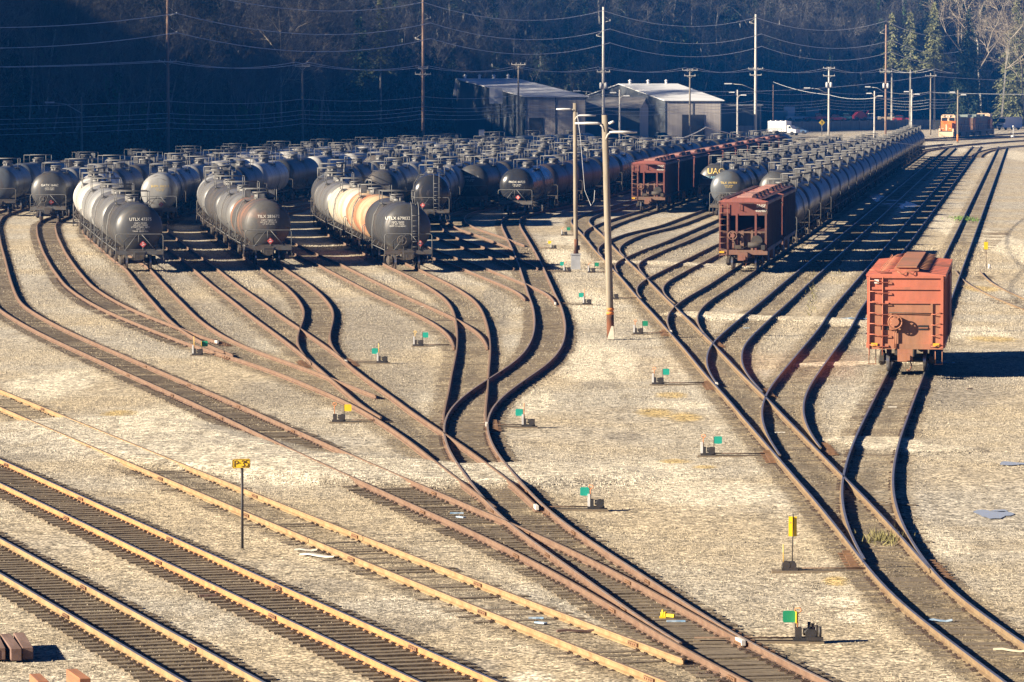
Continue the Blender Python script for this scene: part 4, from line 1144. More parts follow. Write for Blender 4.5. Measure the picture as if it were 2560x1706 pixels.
STRINGS = [  # track, near end depth, cars, known paints, fallback paints, description, group
    ('K', 282.5, 16, ['charcoal', 'orange', 'cream', 'grey'], ['dark', 'charcoal', 'blue', 'grey'], 'the string led by the laddered grey car'),
    ('I', 289.5, 15, ['rust', 'grey', 'dark', 'grey'], ['pale', 'white', 'dark', 'charcoal', 'pale'], 'the string led by the brown rust-topped car'),
    ('G', 282.0, 15, ['charcoal', 'grey', 'pale', 'white'], ['white', 'dark', 'pale', 'white', 'charcoal'], 'the leftmost string reaching the open tracks'),
    ('H', 372.0, 11, ['pale', 'pale', 'pale'], ['pale', 'white', 'dark', 'white'], 'the string led by the white car'),  # white lead car wears pale grey, its shade put into the paint
    ('F', 377.5, 11, ['charcoal', 'pale', 'pale'], ['pale', 'white', 'dark', 'blue'], 'the string led by the leftmost dark car'),
    ('D', 398.0, 14, ['blue', 'blue', 'dark'], ['blue', 'black', 'dark'], 'the shaded rear string along the wooded hill'),
    ('J', 462.0, 6, ['dark'], ['dark', 'charcoal', 'blue', 'grey'], 'the short string behind the rust-topped one'),
    ('M', 383.0, 10, ['dark', 'grey'], ['dark', 'charcoal', 'blue', 'pale'], 'the string just right of the laddered one'),
    ('N', 368.0, 11, ['gloss', 'blue'], ['pale', 'dark', 'gloss', 'charcoal'], 'the string led by the blue-black car'),
    ('O', 409.0, 9, ['charcoal', 'dark'], ['dark', 'charcoal', 'black', 'grey'], 'the string shaded by the shiny black car'),
    ('L', 393.5, 14, ['gloss', 'plum', 'plum', 'black', 'gloss', 'dark', 'charcoal'], ['dark', 'black', 'charcoal', 'blue', 'plum'], 'the string led by the shiny black car'),
    ('R', 414.0, 8, ['charcoal'], ['dark', 'charcoal', 'black'], 'the string led by the graffitied car'),
    ('Q', 384.0, 11, ['blue', 'black'], ['black', 'black', 'dark', 'charcoal'], 'the string led by the shiny grey car'),
    ('P2', 381.5, 12, ['charcoal', 'black'], ['black', 'dark', 'black'], 'the string just left of the long black one'),
    ('P', 317.5, 21, ['black'], ['black'], 'the long black string behind two red hoppers'),
]
LEADERS = {
    'K': dict(label='grey tank car with end ladder and brake wheel at the head of the centre string', marks=('UTLX 679032', 'CAPY 196000\nLT WT 70100\nDOT 111A100W1', -.62, .55), ladder=True, brake=True, placard=(.75, 1.82), kind=0),
    'I': dict(label='brown rust-topped tank car with white stencils and bare end rails', marks=('TILX 283672', 'CAPY 198000 LB\nLD LMT 197300 LB\nLT WT 65700', .05, .45), placard=(.12, 1.72), kind=1),
    'G': dict(label='dark grey tank car heading the leftmost string in the open', marks=('UTLX 47375', 'CAPY 181000\nLD LMT 190000\nLT WT 72800  NEW\nDOT 111\nTANK 28320 GAL', .1, .5), placard=(.22, 1.78), kind=0),
    'H': dict(label='white tank car with orange stencils half in shade', marks=('SHPX 206213', 'CAPY 190000\nLT WT 68', .1, .4), mcol='y', placard=(.2, 1.75), kind=0),
    'F': dict(label='dark round-ended tank car at far left with a red placard', marks=('GATX 16462', 'CAPY 195000\nLT WT 68000', .1, .35), placard=(.25, 1.78), brake=True, kind=0),
    'N': dict(label='blue-black tank car with a tall end handrail in the middle of the yard', placard=(-.7, 1.8), ladder=True, kind=0),
    'O': dict(label='dark tank car mostly in shade left of the shiny black one', marks=('ADMX 29713', 'CAPY 190000\nLT WT 66', -.15, .35), kind=0),
    'L': dict(label='shiny black tank car heading the middle string beside the two wooden poles', marks=('PROX 44723', 'CAPY 200000\nLT WT 64', .1, .25), placard=(.25, 1.75), kind=0),
    'R': dict(label='dark tank car with yellow graffiti on its end', kind=0),
    'Q': dict(label='shiny grey tank car with yellow stencils left of the near red hopper', marks=('TILX 191984', 'CAPY 204000\nLT WT 65', .1, .4), mcol='y', brake=True, kind=0),
    'P2': dict(label='charcoal tank car peeking out over the near red hopper', marks=('CBTX 743', 'CAPY 20', .55, .2), kind=1),
}
protos = {}
for key, y0, n, known, fall, desc in STRINGS:
    rr = random.Random('s' + key)
    grp = 'tank cars of ' + desc
    for k, (x, y, h) in enumerate(arc_points(key, y0, GAP, n)):
        pk = known[k] if k < len(known) else rr.choice(fall)
        if k == 0 and key in LEADERS:
            d = dict(LEADERS[key]); lab = d.pop('label')
            if d.get('mcol'): d['mcol'] = M_LETTERY
            o = tank_car(lab, pk, 1, group=grp, **d); o.location = (x, y, 0); o.rotation_euler = (0, 0, h)
            if key == 'R':
                for txt, sz, x0, z0, m_ in (('UAO', .75, .1, .62, M_LETTERY), ('COLAR', .38, -.55, .15, mat('graffiti_blue', (.25, .5, .62), .6))):
                    link('graffiti', text_mesh(txt, sz, m_, on_head(x0, z0)), o)
            continue
        lab = f'{PAINT_WORD[pk]} tank car, {WORDS[k]} in {desc}'
        kd = 1 if key in ('P', 'P2', 'Q') else (1 if rr.random() < .25 else 0)
        if k <= 2 and y < 330:
            o = tank_car(lab, pk, 1, group=grp, kind=kd)
            o.location = (x, y, 0); o.rotation_euler = (0, 0, h)
        else:
            pr = protos.get((kd, pk))
            if pr is None:
                o = tank_car(lab, pk, 0, group=grp, kind=kd, fat=True); o.location = (x, y, 0); o.rotation_euler = (0, 0, h); protos[(kd, pk)] = o
            else: o = dup(pr, (x, y, 0), h, lab, grp)
bx = boxcar(); x, y, h = along('X', 191.6); bx.location = (x, y, 0); bx.rotation_euler = (0, 0, h)
for k, (x, y, h) in enumerate(arc_points('P', 281.8, 17.6, 2)):
    o = hopper(('red hopper car with open end bay and ladder, nearest of its pair', 'second red hopper car, coupled between the near hopper and the black tank string')[k], True, 'red hoppers on the long black string'); o.location = (x, y, 0); o.rotation_euler = (0, 0, h)
hp = None
for k, (x, y, h) in enumerate(arc_points('S', 408.0, 17.4, 10)):
    lab = 'front red hopper car of the long red hopper string' if k == 0 else f'{WORDS[k]} car of the long red hopper string'
    if k == 0 or hp is None:
        o = hopper(lab, k == 0, 'cars of the long red hopper string'); o.location = (x, y, 0); o.rotation_euler = (0, 0, h)
        if k: hp = o
    else: dup(hp, (x, y, 0), h, lab)
# ------------------------------------------------------------------ hill and woods
def px(u, y): return (u - 1280.0) / F_PX * y * 1.0
def zv(v, y): return CAM_H - y * math.tan(PITCH + math.atan((v - 853.0) / F_PX))
FOOT = [(-420, 330), (-210, 362), (-98, 396), (-70, 508), (-47, 618), (-40, 690), (-36, 760), (-31, 840), (-21, 930), (0, 1010), (60, 1085), (120, 1135), (200, 1190), (420, 1290)]
def resample(pts, step):
    p = np.array(pts, float); s = np.concatenate([[0], np.cumsum(np.linalg.norm(np.diff(p, axis=0), axis=1))])
    a = np.arange(0, s[-1], step)
    return np.stack([np.interp(a, s, p[:, 0]), np.interp(a, s, p[:, 1])], 1)
foot = resample(FOOT, 10.0)
for _ in range(3): foot[1:-1] = (foot[:-2] + 2 * foot[1:-1] + foot[2:]) / 4
fg = np.gradient(foot, axis=0); fg /= np.linalg.norm(fg, axis=1)[:, None]
fn = np.stack([-fg[:, 1], fg[:, 0]], 1)            # away from the yard
def hill_h(d):
    return np.interp(d, [0, 6, 15, 30, 60, 100, 160, 240], [0, 1.2, 7.5, 21, 42, 60, 74, 80])
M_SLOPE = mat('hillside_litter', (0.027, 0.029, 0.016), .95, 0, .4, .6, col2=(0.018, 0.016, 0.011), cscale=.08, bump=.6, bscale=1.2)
offs = [-1, 0, 3, 6, 10, 15, 22, 30, 45, 60, 80, 100, 130, 160, 240]
hv = []
for i in range(len(foot)):
    for d in offs:
        p = foot[i] + fn[i] * d
        hv.append((p[0], p[1], float(hill_h(max(d, 0))) + (rng.uniform(-.6, .6) if d > 0 else -.3)))
k = len(offs); hf = [(i * k + j, (i + 1) * k + j, (i + 1) * k + j + 1, i * k + j + 1) for i in range(len(foot) - 1) for j in range(k - 1)]
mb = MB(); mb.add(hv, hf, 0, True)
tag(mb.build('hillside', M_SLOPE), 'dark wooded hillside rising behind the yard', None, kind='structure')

class Geo:
    """fast triangle collector for trees"""
    def __init__(self): self.v, self.f, self.n = [], [], 0
    def tris(self, P3):            # (m,3,3)
        m = len(P3)
        self.v.append(P3.reshape(-1, 3)); self.f.append(np.arange(self.n, self.n + 3 * m).reshape(-1, 3)); self.n += 3 * m
    def stick(self, a, b, ra, rb):
        a, b = np.asarray(a, float), np.asarray(b, float); d = b - a; L_ = np.linalg.norm(d)
        if L_ < 1e-4: return
        d /= L_; o = np.cross(d, (0, 0, 1) if abs(d[2]) < .9 else (1, 0, 0)); o /= np.linalg.norm(o); q = np.cross(d, o)
        ang = [0, 2.094, 4.189]
        A = [a + ra * (math.cos(t) * o + math.sin(t) * q) for t in ang]; B = [b + rb * (math.cos(t) * o + math.sin(t) * q) for t in ang]
        T_ = []
        for i in range(3):
            j = (i + 1) % 3; T_ += [[A[i], A[j], B[j]], [A[i], B[j], B[i]]]
        self.tris(np.array(T_))
    def arrays(self):
        return np.concatenate(self.v), np.concatenate(self.f)
def slivers(r, centers, dirs, length, width, spread):
    """thin twig triangles around given points"""
    m = len(centers)
    d = dirs + r.normal(0, spread, (m, 3)); d /= np.linalg.norm(d, axis=1)[:, None]
    L_ = length * r.uniform(.5, 1.2, m)[:, None]
    s = np.cross(d, r.normal(0, 1, (m, 3))); s /= np.linalg.norm(s, axis=1)[:, None] + 1e-9
    return np.stack([centers - s * width, centers + s * width, centers + d * L_], 1)
def leaves(r, centers, size):
    m = len(centers); a = r.normal(0, 1, (m, 3)); a /= np.linalg.norm(a, axis=1)[:, None]
    b = np.cross(a, r.normal(0, 1, (m, 3))); b /= np.linalg.norm(b, axis=1)[:, None]
    sz = (size * r.uniform(.5, 1.3, m))[:, None]
    return np.stack([centers - a * sz * .6, centers + a * sz * .6 + b * sz * .2, centers + b * sz], 1)
def bare_tree(seed, h=24.0, spread=.42, twigs=1500, levels=4, ivy=0):
    r = np.random.default_rng(seed); trunk, crown = Geo(), Geo(); tips = []
    def grow(p, d, L_, rad, lev):
        n = 3 if lev == 0 else 2
        for s in range(n):
            d2 = d + r.normal(0, .07 + .03 * lev, 3) + np.array((0, 0, .05)); d2 /= np.linalg.norm(d2)
            q = p + d2 * L_ / n
            (trunk if lev == 0 else crown).stick(p, q, rad, rad * .82)
            rad *= .82; p, d = q, d2
            if lev >= 2: tips.append((q, d2))
            if lev < levels and (lev > 0 or s > 0):
                for _ in range(2 if lev else 3):
                    e = r.normal(0, 1, 3); e -= d2 * e.dot(d2); e /= np.linalg.norm(e) + 1e-9
                    d3 = d2 * (1 - spread) + e * spread * r.uniform(.8, 1.5) + np.array((0, 0, .12)); d3 /= np.linalg.norm(d3)
                    grow(q.copy(), d3, L_ * r.uniform(.42, .62), rad * .62, lev + 1)
    grow(np.zeros(3), np.array((r.normal(0, .05), r.normal(0, .05), 1.0)), h * .62, .26, 0)
    P_ = np.array([t[0] for t in tips]); D_ = np.array([t[1] for t in tips])
    i = r.integers(0, len(P_), twigs)
    crown.tris(slivers(r, P_[i] + r.normal(0, .35, (twigs, 3)), D_[i], 1.5, .022, .45))
    iv = None
    if ivy:
        iv = Geo(); m = ivy; z = r.uniform(.3, h * .5, m); a = r.uniform(0, 6.283, m); rr = r.uniform(.25, .85, m) * (1.1 - z / h)
        iv.tris(leaves(r, np.stack([rr * np.cos(a), rr * np.sin(a), z], 1), .42))
    return trunk.arrays(), crown.arrays(), iv.arrays() if iv else None
def conifer(seed, h=26.0, base=.12, width=.17, dens=1.0, droop=.35):
    r = np.random.default_rng(seed); trunk, crown = Geo(), Geo()
    trunk.stick((0, 0, 0), (0, 0, h * .55), .34, .17); trunk.stick((0, 0, h * .55), (0, 0, h), .17, .02)
    z = h * base
    while z < h - .3:
        f = (z / h - base) / (1 - base); L0 = h * width * (1 - f) ** .8 + .25
        nb = max(4, int((9 - 4 * f) * dens))
        for _ in range(nb):
            if r.random() < .12: continue
            a = r.uniform(0, 6.283); L_ = L0 * r.uniform(.55, 1.2); dr = np.array((math.cos(a), math.sin(a), 0))
            n = max(3, int(L_ * 2.6)); t = np.linspace(.12, 1, n)
            c = dr * (t * L_)[:, None]; c[:, 2] += z + .12 * L_ * t - droop * L_ * t ** 2 + r.normal(0, .08, n)
            crown.stick((0, 0, z), c[-1], .05, .015)
            m = 3
            cc = np.repeat(c, m, 0) + r.normal(0, .16, (n * m, 3)); s = np.cross(dr, (0, 0, 1))
            side = r.uniform(-1, 1, n * m)[:, None]
            dd = dr * .7 + s * side + np.array((0, 0, -.45)); dd = dd / np.linalg.norm(dd, axis=1)[:, None]
            wv = np.cross(dd, r.normal(0, 1, (n * m, 3))); wv /= np.linalg.norm(wv, axis=1)[:, None]
            ln = (r.uniform(.35, .8, n * m) * (.6 + .5 * (1 - f)))[:, None]
            crown.tris(np.stack([cc - wv * .16, cc + wv * .16, cc + dd * ln], 1))
        z += r.uniform(.42, .75) * (1.15 - .4 * f) / max(.7, dens)
    return trunk.arrays(), crown.arrays(), None
def shrub(seed, h=3.0, n=260, size=.4):
    r = np.random.default_rng(seed); g = Geo()
    c = r.normal(0, 1, (n, 3)); c /= np.linalg.norm(c, axis=1)[:, None]; c *= (r.uniform(.3, 1, n) ** .5)[:, None]
    c *= np.array((h * .7, h * .7, h * .55)); c[:, 2] += h * .5
    g.tris(leaves(r, c, size))
    return g.arrays()
def tri_mesh(name, parts, mats):
    """parts: list of (verts, faces, material index)"""
    V = []; Fc = []; Mi = []; o = 0
    for v, f, mi in parts:
        V.append(v); Fc.append(f + o); Mi.append(np.full(len(f), mi)); o += len(v)
    V = np.concatenate(V).astype(np.float32); Fc = np.concatenate(Fc).astype(np.int32); Mi = np.concatenate(Mi).astype(np.int32)
    me_ = bpy.data.meshes.new(name); me_.vertices.add(len(V)); me_.vertices.foreach_set('co', V.ravel())
    me_.loops.add(len(Fc) * 3); me_.loops.foreach_set('vertex_index', Fc.ravel())
    me_.polygons.add(len(Fc)); me_.polygons.foreach_set('loop_start', np.arange(0, len(Fc) * 3, 3, dtype=np.int32))
    for m in mats: me_.materials.append(m)
    me_.polygons.foreach_set('material_index', Mi); me_.update(calc_edges=True)
    return me_
M_BARK = mat('bark_grey_brown', (.26, .25, .22), .95, 0, .35, 3, col2=(.15, .14, .12))
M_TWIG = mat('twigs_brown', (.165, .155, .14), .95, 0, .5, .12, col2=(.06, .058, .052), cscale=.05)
M_TWIGP = mat('twigs_sunlit', (.40, .355, .27), .95, 0, .3, .5, col2=(.26, .21, .15))  # lighter twig colour for the sunlit trees, sunlight painted in
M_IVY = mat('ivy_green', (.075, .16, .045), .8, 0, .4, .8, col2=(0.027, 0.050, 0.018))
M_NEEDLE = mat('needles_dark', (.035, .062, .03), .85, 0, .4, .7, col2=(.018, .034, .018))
M_NEEDLE_L = mat('needles_sunlit', (.20, .205, .085), .85, 0, .35, .7, col2=(.11, .125, .06))  # lighter needles for the sunlit conifers, sun put into the colour
M_SHRUB = mat('undergrowth', (.085, .10, .05), .9, 0, .4, .5, col2=(0.045, 0.033, 0.021))
BARE = [bare_tree(11 + q, 21 + 2.0 * (q % 3), .38 + .05 * (q % 3), 1700, 4, ivy=(700 if q in (1, 3) else 0)) for q in range(5)]
CONI = [conifer(31 + q, 23 + 2.5 * q, .1, .17 + .02 * q) for q in range(3)]
SHRUBS = [shrub(51 + q, 2.6 + q, 240 + 60 * q) for q in range(3)]
WOOD_MATS = [M_BARK, M_TWIG, M_IVY, M_NEEDLE, M_SHRUB]
def proto_parts(kind, q):
    if kind == 'bare':
        t, c, iv = BARE[q]; out = [(*t, 0), (*c, 1)]
        if iv: out.append((*iv, 2))
        return out
    if kind == 'coni': t, c, _ = CONI[q]; return [(*t, 0), (*c, 3)]
    return [(*SHRUBS[q], 4)]
def placed(parts, x, y, z, rz, s):
    c_, s_ = math.cos(rz), math.sin(rz); M_ = np.array(((c_, -s_, 0), (s_, c_, 0), (0, 0, 1.0))) * s
    return [(v @ M_.T + np.array((x, y, z)), f, mi) for v, f, mi in parts]
acc_f = np.concatenate([[0], np.cumsum(np.linalg.norm(np.diff(foot, axis=0), axis=1))])
def on_hill(a, d):
    x, y = np.interp(a, acc_f, foot[:, 0]), np.interp(a, acc_f, foot[:, 1])
    nx, ny = np.interp(a, acc_f, fn[:, 0]), np.interp(a, acc_f, fn[:, 1])
    return x + nx * d, y + ny * d, float(hill_h(d)) - .3
wr = random.Random(5)
woods = []; front = []
for d, sp in ((3, 7.0), (9, 6.0), (16, 6.0), (25, 6.5), (36, 7.5), (50, 9.0), (68, 12.0)):
    a = wr.uniform(0, sp)
    while a < acc_f[-1]:
        x, y, z = on_hill(a, d + wr.uniform(-2, 2)); a += sp * wr.uniform(.7, 1.3)
        hidden = abs(x) > .118 * y + 12
        if x > .118 * y + 20 or (hidden and wr.random() < .45): continue
        if -6 < x < 62 and y < 985 and d < 9: continue
        kind = 'coni' if wr.random() < (.16 + .14 * (y > 900)) else 'bare'
        q = wr.randrange(3 if kind == 'coni' else 5); s = wr.uniform(.75, 1.12) * (.72 if d == 3 else 1)
        rz = wr.uniform(0, 6.28)
        if d == 3 and not hidden and len(front) < 90: front.append((kind, q, x, y, z, rz, s))
        else: woods += placed(proto_parts(kind, q), x, y, z, rz, s)
        for _ in range(3 if d < 30 and not hidden else 0):
            x2, y2, z2 = on_hill(a + wr.uniform(-4, 4), max(0, d + wr.uniform(-4, 4)))
            if -6 < x2 < 62 and y2 < 990: continue
            woods += placed(proto_parts('shrub', wr.randrange(3)), x2, y2, z2, wr.uniform(0, 6.28), wr.uniform(.7, 1.5))
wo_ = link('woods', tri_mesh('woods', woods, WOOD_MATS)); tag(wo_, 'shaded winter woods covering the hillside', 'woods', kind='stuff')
TREE_ME = {}
def tree_parts(kind, q, trunk_mat, crown_mat, key=None):
    kk = (kind, q, crown_mat.name)
    if kk not in TREE_ME:
        src = (BARE if kind == 'bare' else CONI)[q]
        TREE_ME[kk] = (tri_mesh('trunk', [(*src[0], 0)], [trunk_mat]), tri_mesh('crown', [(*src[1], 0)] + ([(*src[2], 1)] if src[2] else []), [crown_mat, M_IVY]))
    return TREE_ME[kk]
def tree(kind, q, x, y, z, rz, s, label, group=None, trunk_mat=M_BARK, crown_mat=None):
    crown_mat = crown_mat or (M_TWIG if kind == 'bare' else M_NEEDLE)
    t = thing('bare_tree' if kind == 'bare' else 'conifer_tree', label, 'tree', (x, y, z), rz, group); t.scale = (s, s, s)
    a, b = tree_parts(kind, q, trunk_mat, crown_mat)
    link('trunk', a, t); link('crown', b, t)
    return t
for kind, q, x, y, z, rz, s in front:
    tree(kind, q, x, y, z, rz, s, 'bare shaded tree in the front row of the hillside wood' if kind == 'bare' else 'dark conifer in the front row of the hillside wood', 'front row trees of the hillside wood')
# trees one can tell apart on the right and the sunlit tops
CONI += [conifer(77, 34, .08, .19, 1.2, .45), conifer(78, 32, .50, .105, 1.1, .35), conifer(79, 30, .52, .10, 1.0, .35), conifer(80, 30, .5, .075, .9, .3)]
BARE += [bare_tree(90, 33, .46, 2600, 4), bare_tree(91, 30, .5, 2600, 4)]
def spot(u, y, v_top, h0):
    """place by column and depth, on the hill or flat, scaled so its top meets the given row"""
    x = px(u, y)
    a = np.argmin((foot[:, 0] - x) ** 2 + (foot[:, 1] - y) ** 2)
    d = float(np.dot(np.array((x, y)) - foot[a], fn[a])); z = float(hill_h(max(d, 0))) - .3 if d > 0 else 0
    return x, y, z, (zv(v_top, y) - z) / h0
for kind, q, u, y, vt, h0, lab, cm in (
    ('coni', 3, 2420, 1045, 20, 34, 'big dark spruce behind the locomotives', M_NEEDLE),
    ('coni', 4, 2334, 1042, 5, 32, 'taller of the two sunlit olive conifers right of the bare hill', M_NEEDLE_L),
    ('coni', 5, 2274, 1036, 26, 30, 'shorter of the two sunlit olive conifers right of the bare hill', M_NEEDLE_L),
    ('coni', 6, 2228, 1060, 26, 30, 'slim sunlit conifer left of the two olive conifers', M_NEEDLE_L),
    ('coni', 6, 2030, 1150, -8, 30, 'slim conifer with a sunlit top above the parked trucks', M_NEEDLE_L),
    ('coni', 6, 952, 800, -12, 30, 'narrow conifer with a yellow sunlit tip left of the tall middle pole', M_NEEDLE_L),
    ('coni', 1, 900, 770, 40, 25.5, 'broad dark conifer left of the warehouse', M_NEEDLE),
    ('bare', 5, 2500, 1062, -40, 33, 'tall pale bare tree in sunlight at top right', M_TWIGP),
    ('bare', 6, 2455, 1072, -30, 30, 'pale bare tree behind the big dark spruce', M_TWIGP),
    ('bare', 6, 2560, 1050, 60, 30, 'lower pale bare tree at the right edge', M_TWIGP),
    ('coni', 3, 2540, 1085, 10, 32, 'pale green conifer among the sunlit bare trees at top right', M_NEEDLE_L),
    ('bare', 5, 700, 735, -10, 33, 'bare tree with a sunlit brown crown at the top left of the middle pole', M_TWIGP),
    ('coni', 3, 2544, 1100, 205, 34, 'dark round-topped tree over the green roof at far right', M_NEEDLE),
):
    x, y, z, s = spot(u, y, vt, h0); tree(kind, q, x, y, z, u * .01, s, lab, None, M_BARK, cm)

# ------------------------------------------------------------------ far road and roadside
M_ASPH = mat('asphalt', (.055, .056, .058), .9, 0, .2, 2, col2=(.075, .074, .07))
def ribbon(name, pts, w, z, m, label):
    p = resample(pts, 8.0); g = np.gradient(p, axis=0); g /= np.linalg.norm(g, axis=1)[:, None]; n_ = np.stack([g[:, 1], -g[:, 0]], 1)
    vs = []
    for i in range(len(p)):
        for s in (-1, 1): q = p[i] + n_[i] * s * w / 2; vs.append((q[0], q[1], z))
    mb = MB(); mb.add(vs, [(2 * i, 2 * i + 1, 2 * i + 3, 2 * i + 2) for i in range(len(p) - 1)])
    return tag(mb.build(name, m), label, None, kind='structure')
ribbon('road', [(-80, 400), (-55, 508), (-30, 618), (-20, 700), (0, 790), (36, 1010), (80, 1062), (140, 1090), (260, 1110)], 9.0, .012, M_ASPH, 'asphalt road along the foot of the hill')

# ------------------------------------------------------------------ buildings
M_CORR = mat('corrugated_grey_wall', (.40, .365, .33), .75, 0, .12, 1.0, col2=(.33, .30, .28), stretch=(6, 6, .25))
M_CORR_D = mat('corrugated_dark_wall', (.075, .085, .095), .8, 0, .15, 1.0, stretch=(6, 6, .25))  # on the warehouse gables this darker grey has their shade painted in
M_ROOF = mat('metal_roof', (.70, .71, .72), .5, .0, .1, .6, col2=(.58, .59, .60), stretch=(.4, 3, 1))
M_ROOF_D = mat('weathered_roof', (.16, .17, .18), .7, .0, .3, .6, col2=(.25, .23, .21))
M_WHITEP = mat('white_paint', (.75, .75, .74), .5, 0, .06, 2)
M_DARKM = mat('dark_metal', (.03, .03, .033), .6, 0, .2, 4)
def shed(name, label, A, B, depth_vec, h_eave, h_ridge, ridge_t, wall_m, gable_m, roof_m, feats=()):
    """A,B: front eave wall corners on the ground; depth_vec to the back; ridge at fraction ridge_t of the depth"""
    t = thing(name, label, 'building', (A[0], A[1], 0))
    A = Vector((0, 0, 0)); B = Vector((B[0], B[1], 0)) - t.location; D = Vector((depth_vec[0], depth_vec[1], 0)); up = Vector((0, 0, 1))
    C_, E = A + D, B + D; ra, rb = A + D * ridge_t + up * h_ridge, B + D * ridge_t + up * h_ridge
    hb = h_eave if ridge_t < .99 else h_ridge
    mb = MB(); mb.add([tuple(q) for q in (A, B, B + up * h_eave, A + up * h_eave)], [(0, 1, 2, 3)], 0); 
    m3 = MB(); m3.add([tuple(q) for q in (C_, E, E + up * hb, C_ + up * hb)], [(3, 2, 1, 0)], 0); m3.build('wall', wall_m, t)
    n_ = max(2, int((B - A).length / 5)); nd = D.normalized() * -.06
    mb.build('wall', wall_m, t)
    for i in range(n_ + 1):
        q = A + (B - A) * (i / n_) + nd; m2 = MB(); m2.box(tuple(q + up * h_eave / 2), (.18, .1, h_eave), rz=math.atan2((B - A).y, (B - A).x)); m2.build('wall_post', M_CORR_D, t)
    for P0, P1, rr_ in ((A, C_, ra), (B, E, rb)):
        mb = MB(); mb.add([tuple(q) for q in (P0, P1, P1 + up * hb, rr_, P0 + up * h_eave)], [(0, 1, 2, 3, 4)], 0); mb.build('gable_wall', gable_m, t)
    ov = (B - A).normalized() * .5; dn = D.normalized() * .5
    for s, (P0, P1) in enumerate(((A, B), (C_, E))):
        if s == 1 and ridge_t > .99: continue
        e0, e1 = P0 + up * (h_eave if s == 0 else hb) - ov + (dn * -1 if s == 0 else dn), P1 + up * (h_eave if s == 0 else hb) + ov + (dn * -1 if s == 0 else dn)
        r0, r1 = ra - ov, rb + ov
        th = up * .18
        mb = MB(); mb.add([tuple(q) for q in (e0, e1, r1, r0, e0 + th, e1 + th, r1 + th, r0 + th)], [(0, 1, 2, 3), (4, 5, 6, 7), (0, 1, 5, 4), (1, 2, 6, 5), (2, 3, 7, 6), (3, 0, 4, 7)], 0)
        mb.build('roof', roof_m, t)
    for f in feats:
        if f[0] == 'vents':
            for i in range(f[1]):
                q = ra + (rb - ra) * ((i + .5) / f[1]); mb = MB(); mb.cyl(tuple(q), tuple(q + up * .7), .25, n=8); mb.cyl(tuple(q + up * .7), tuple(q + up * 1.0), .45, .1, n=8); mb.build('roof_vent', M_WHITEP, t)
        if f[0] == 'door':
            q = A + (B - A) * f[1] + nd * 1.5; mb = MB(); mb.box(tuple(q + up * f[3] / 2), (f[2], .1, f[3]), rz=math.atan2((B - A).y, (B - A).x)); mb.build('door', f[4], t)
    return t
def P2d(u, y): return (px(u, y), y)
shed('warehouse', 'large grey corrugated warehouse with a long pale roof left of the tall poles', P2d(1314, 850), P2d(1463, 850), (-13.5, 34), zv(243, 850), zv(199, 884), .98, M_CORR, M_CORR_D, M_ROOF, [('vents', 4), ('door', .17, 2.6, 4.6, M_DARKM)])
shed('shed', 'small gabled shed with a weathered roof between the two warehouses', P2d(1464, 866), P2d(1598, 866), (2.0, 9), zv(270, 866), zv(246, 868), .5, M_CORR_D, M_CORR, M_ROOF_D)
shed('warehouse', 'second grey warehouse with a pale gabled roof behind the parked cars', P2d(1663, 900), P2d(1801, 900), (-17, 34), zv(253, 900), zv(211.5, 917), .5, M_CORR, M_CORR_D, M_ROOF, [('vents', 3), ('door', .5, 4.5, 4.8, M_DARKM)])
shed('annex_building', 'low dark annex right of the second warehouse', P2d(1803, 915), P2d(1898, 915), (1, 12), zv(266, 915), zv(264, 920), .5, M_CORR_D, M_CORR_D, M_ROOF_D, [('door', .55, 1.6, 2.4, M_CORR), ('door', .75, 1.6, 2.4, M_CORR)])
# white square sign board by the big warehouse
t = thing('sign_board', 'blank white square board on a post beside the large warehouse', 'sign', (px(1240, 858), 858, 0))
mb = MB(); mb.box((0, 0, zv(240, 858)), (2.5, .12, 3.0)); mb.build('board', M_WHITEP, t)
mb = MB(); mb.cyl((-.8, .15, 0), (-.8, .15, zv(222, 858)), .1, n=6); mb.cyl((.8, .15, 0), (.8, .15, zv(222, 858)), .1, n=6); mb.cyl((-.8, .15, 2.5), (.8, .15, 2.5), .06, n=6); mb.build('post', M_DARKM, t)
t = thing('relay_box', 'small white relay box on a post behind the rear tank string', 'utility box', (px(1204, 640), 640, 0)); 
mb = MB(); mb.box((0, 0, zv(333, 640)), (.8, .5, .95)); mb.build('cabinet', M_WHITEP, t); mb = MB(); mb.cyl((0, 0, 0), (0, 0, zv(338, 640)), .09, n=6); mb.build('post', M_DARKM, t)
# far right house and green roof
t = thing('house', 'white house among trees at the far right edge', 'building', (px(2516, 1210), 1210, 0))
zz = zv(262, 1210)
mb = MB(); mb.box((0, 0, zz / 2 + .6), (6.5, 6, zz + 3.2)); mb.build('wall', M_WHITEP, t)
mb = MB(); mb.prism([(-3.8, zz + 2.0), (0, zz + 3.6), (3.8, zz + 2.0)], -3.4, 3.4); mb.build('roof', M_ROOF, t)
mb = MB(); mb.box((0, -3.05, zz + .9), (4.2, .08, 1.0)); mb.build('window', M_DARKM, t)
M_GREEN = mat('green_roof', (.14, .36, .12), .6, 0, .15, 1)
t = thing('canopy_building', 'long building with a green roof behind the white step van', 'building', (px(2530, 1150), 1150, 0))
mb = MB(); mb.box((0, 0, zv(282, 1150) / 2), (9.5, 8, zv(282, 1150))); mb.build('wall', M_CORR_D, t)
z1, z2 = zv(280, 1150), zv(264, 1150)
mb = MB(); mb.prism_x([(-5, z1 - .2), (-5, z1), (0, z2), (5, z1), (5, z1 - .2)], -5.2, 5.4); mb.build('roof', M_GREEN, t)

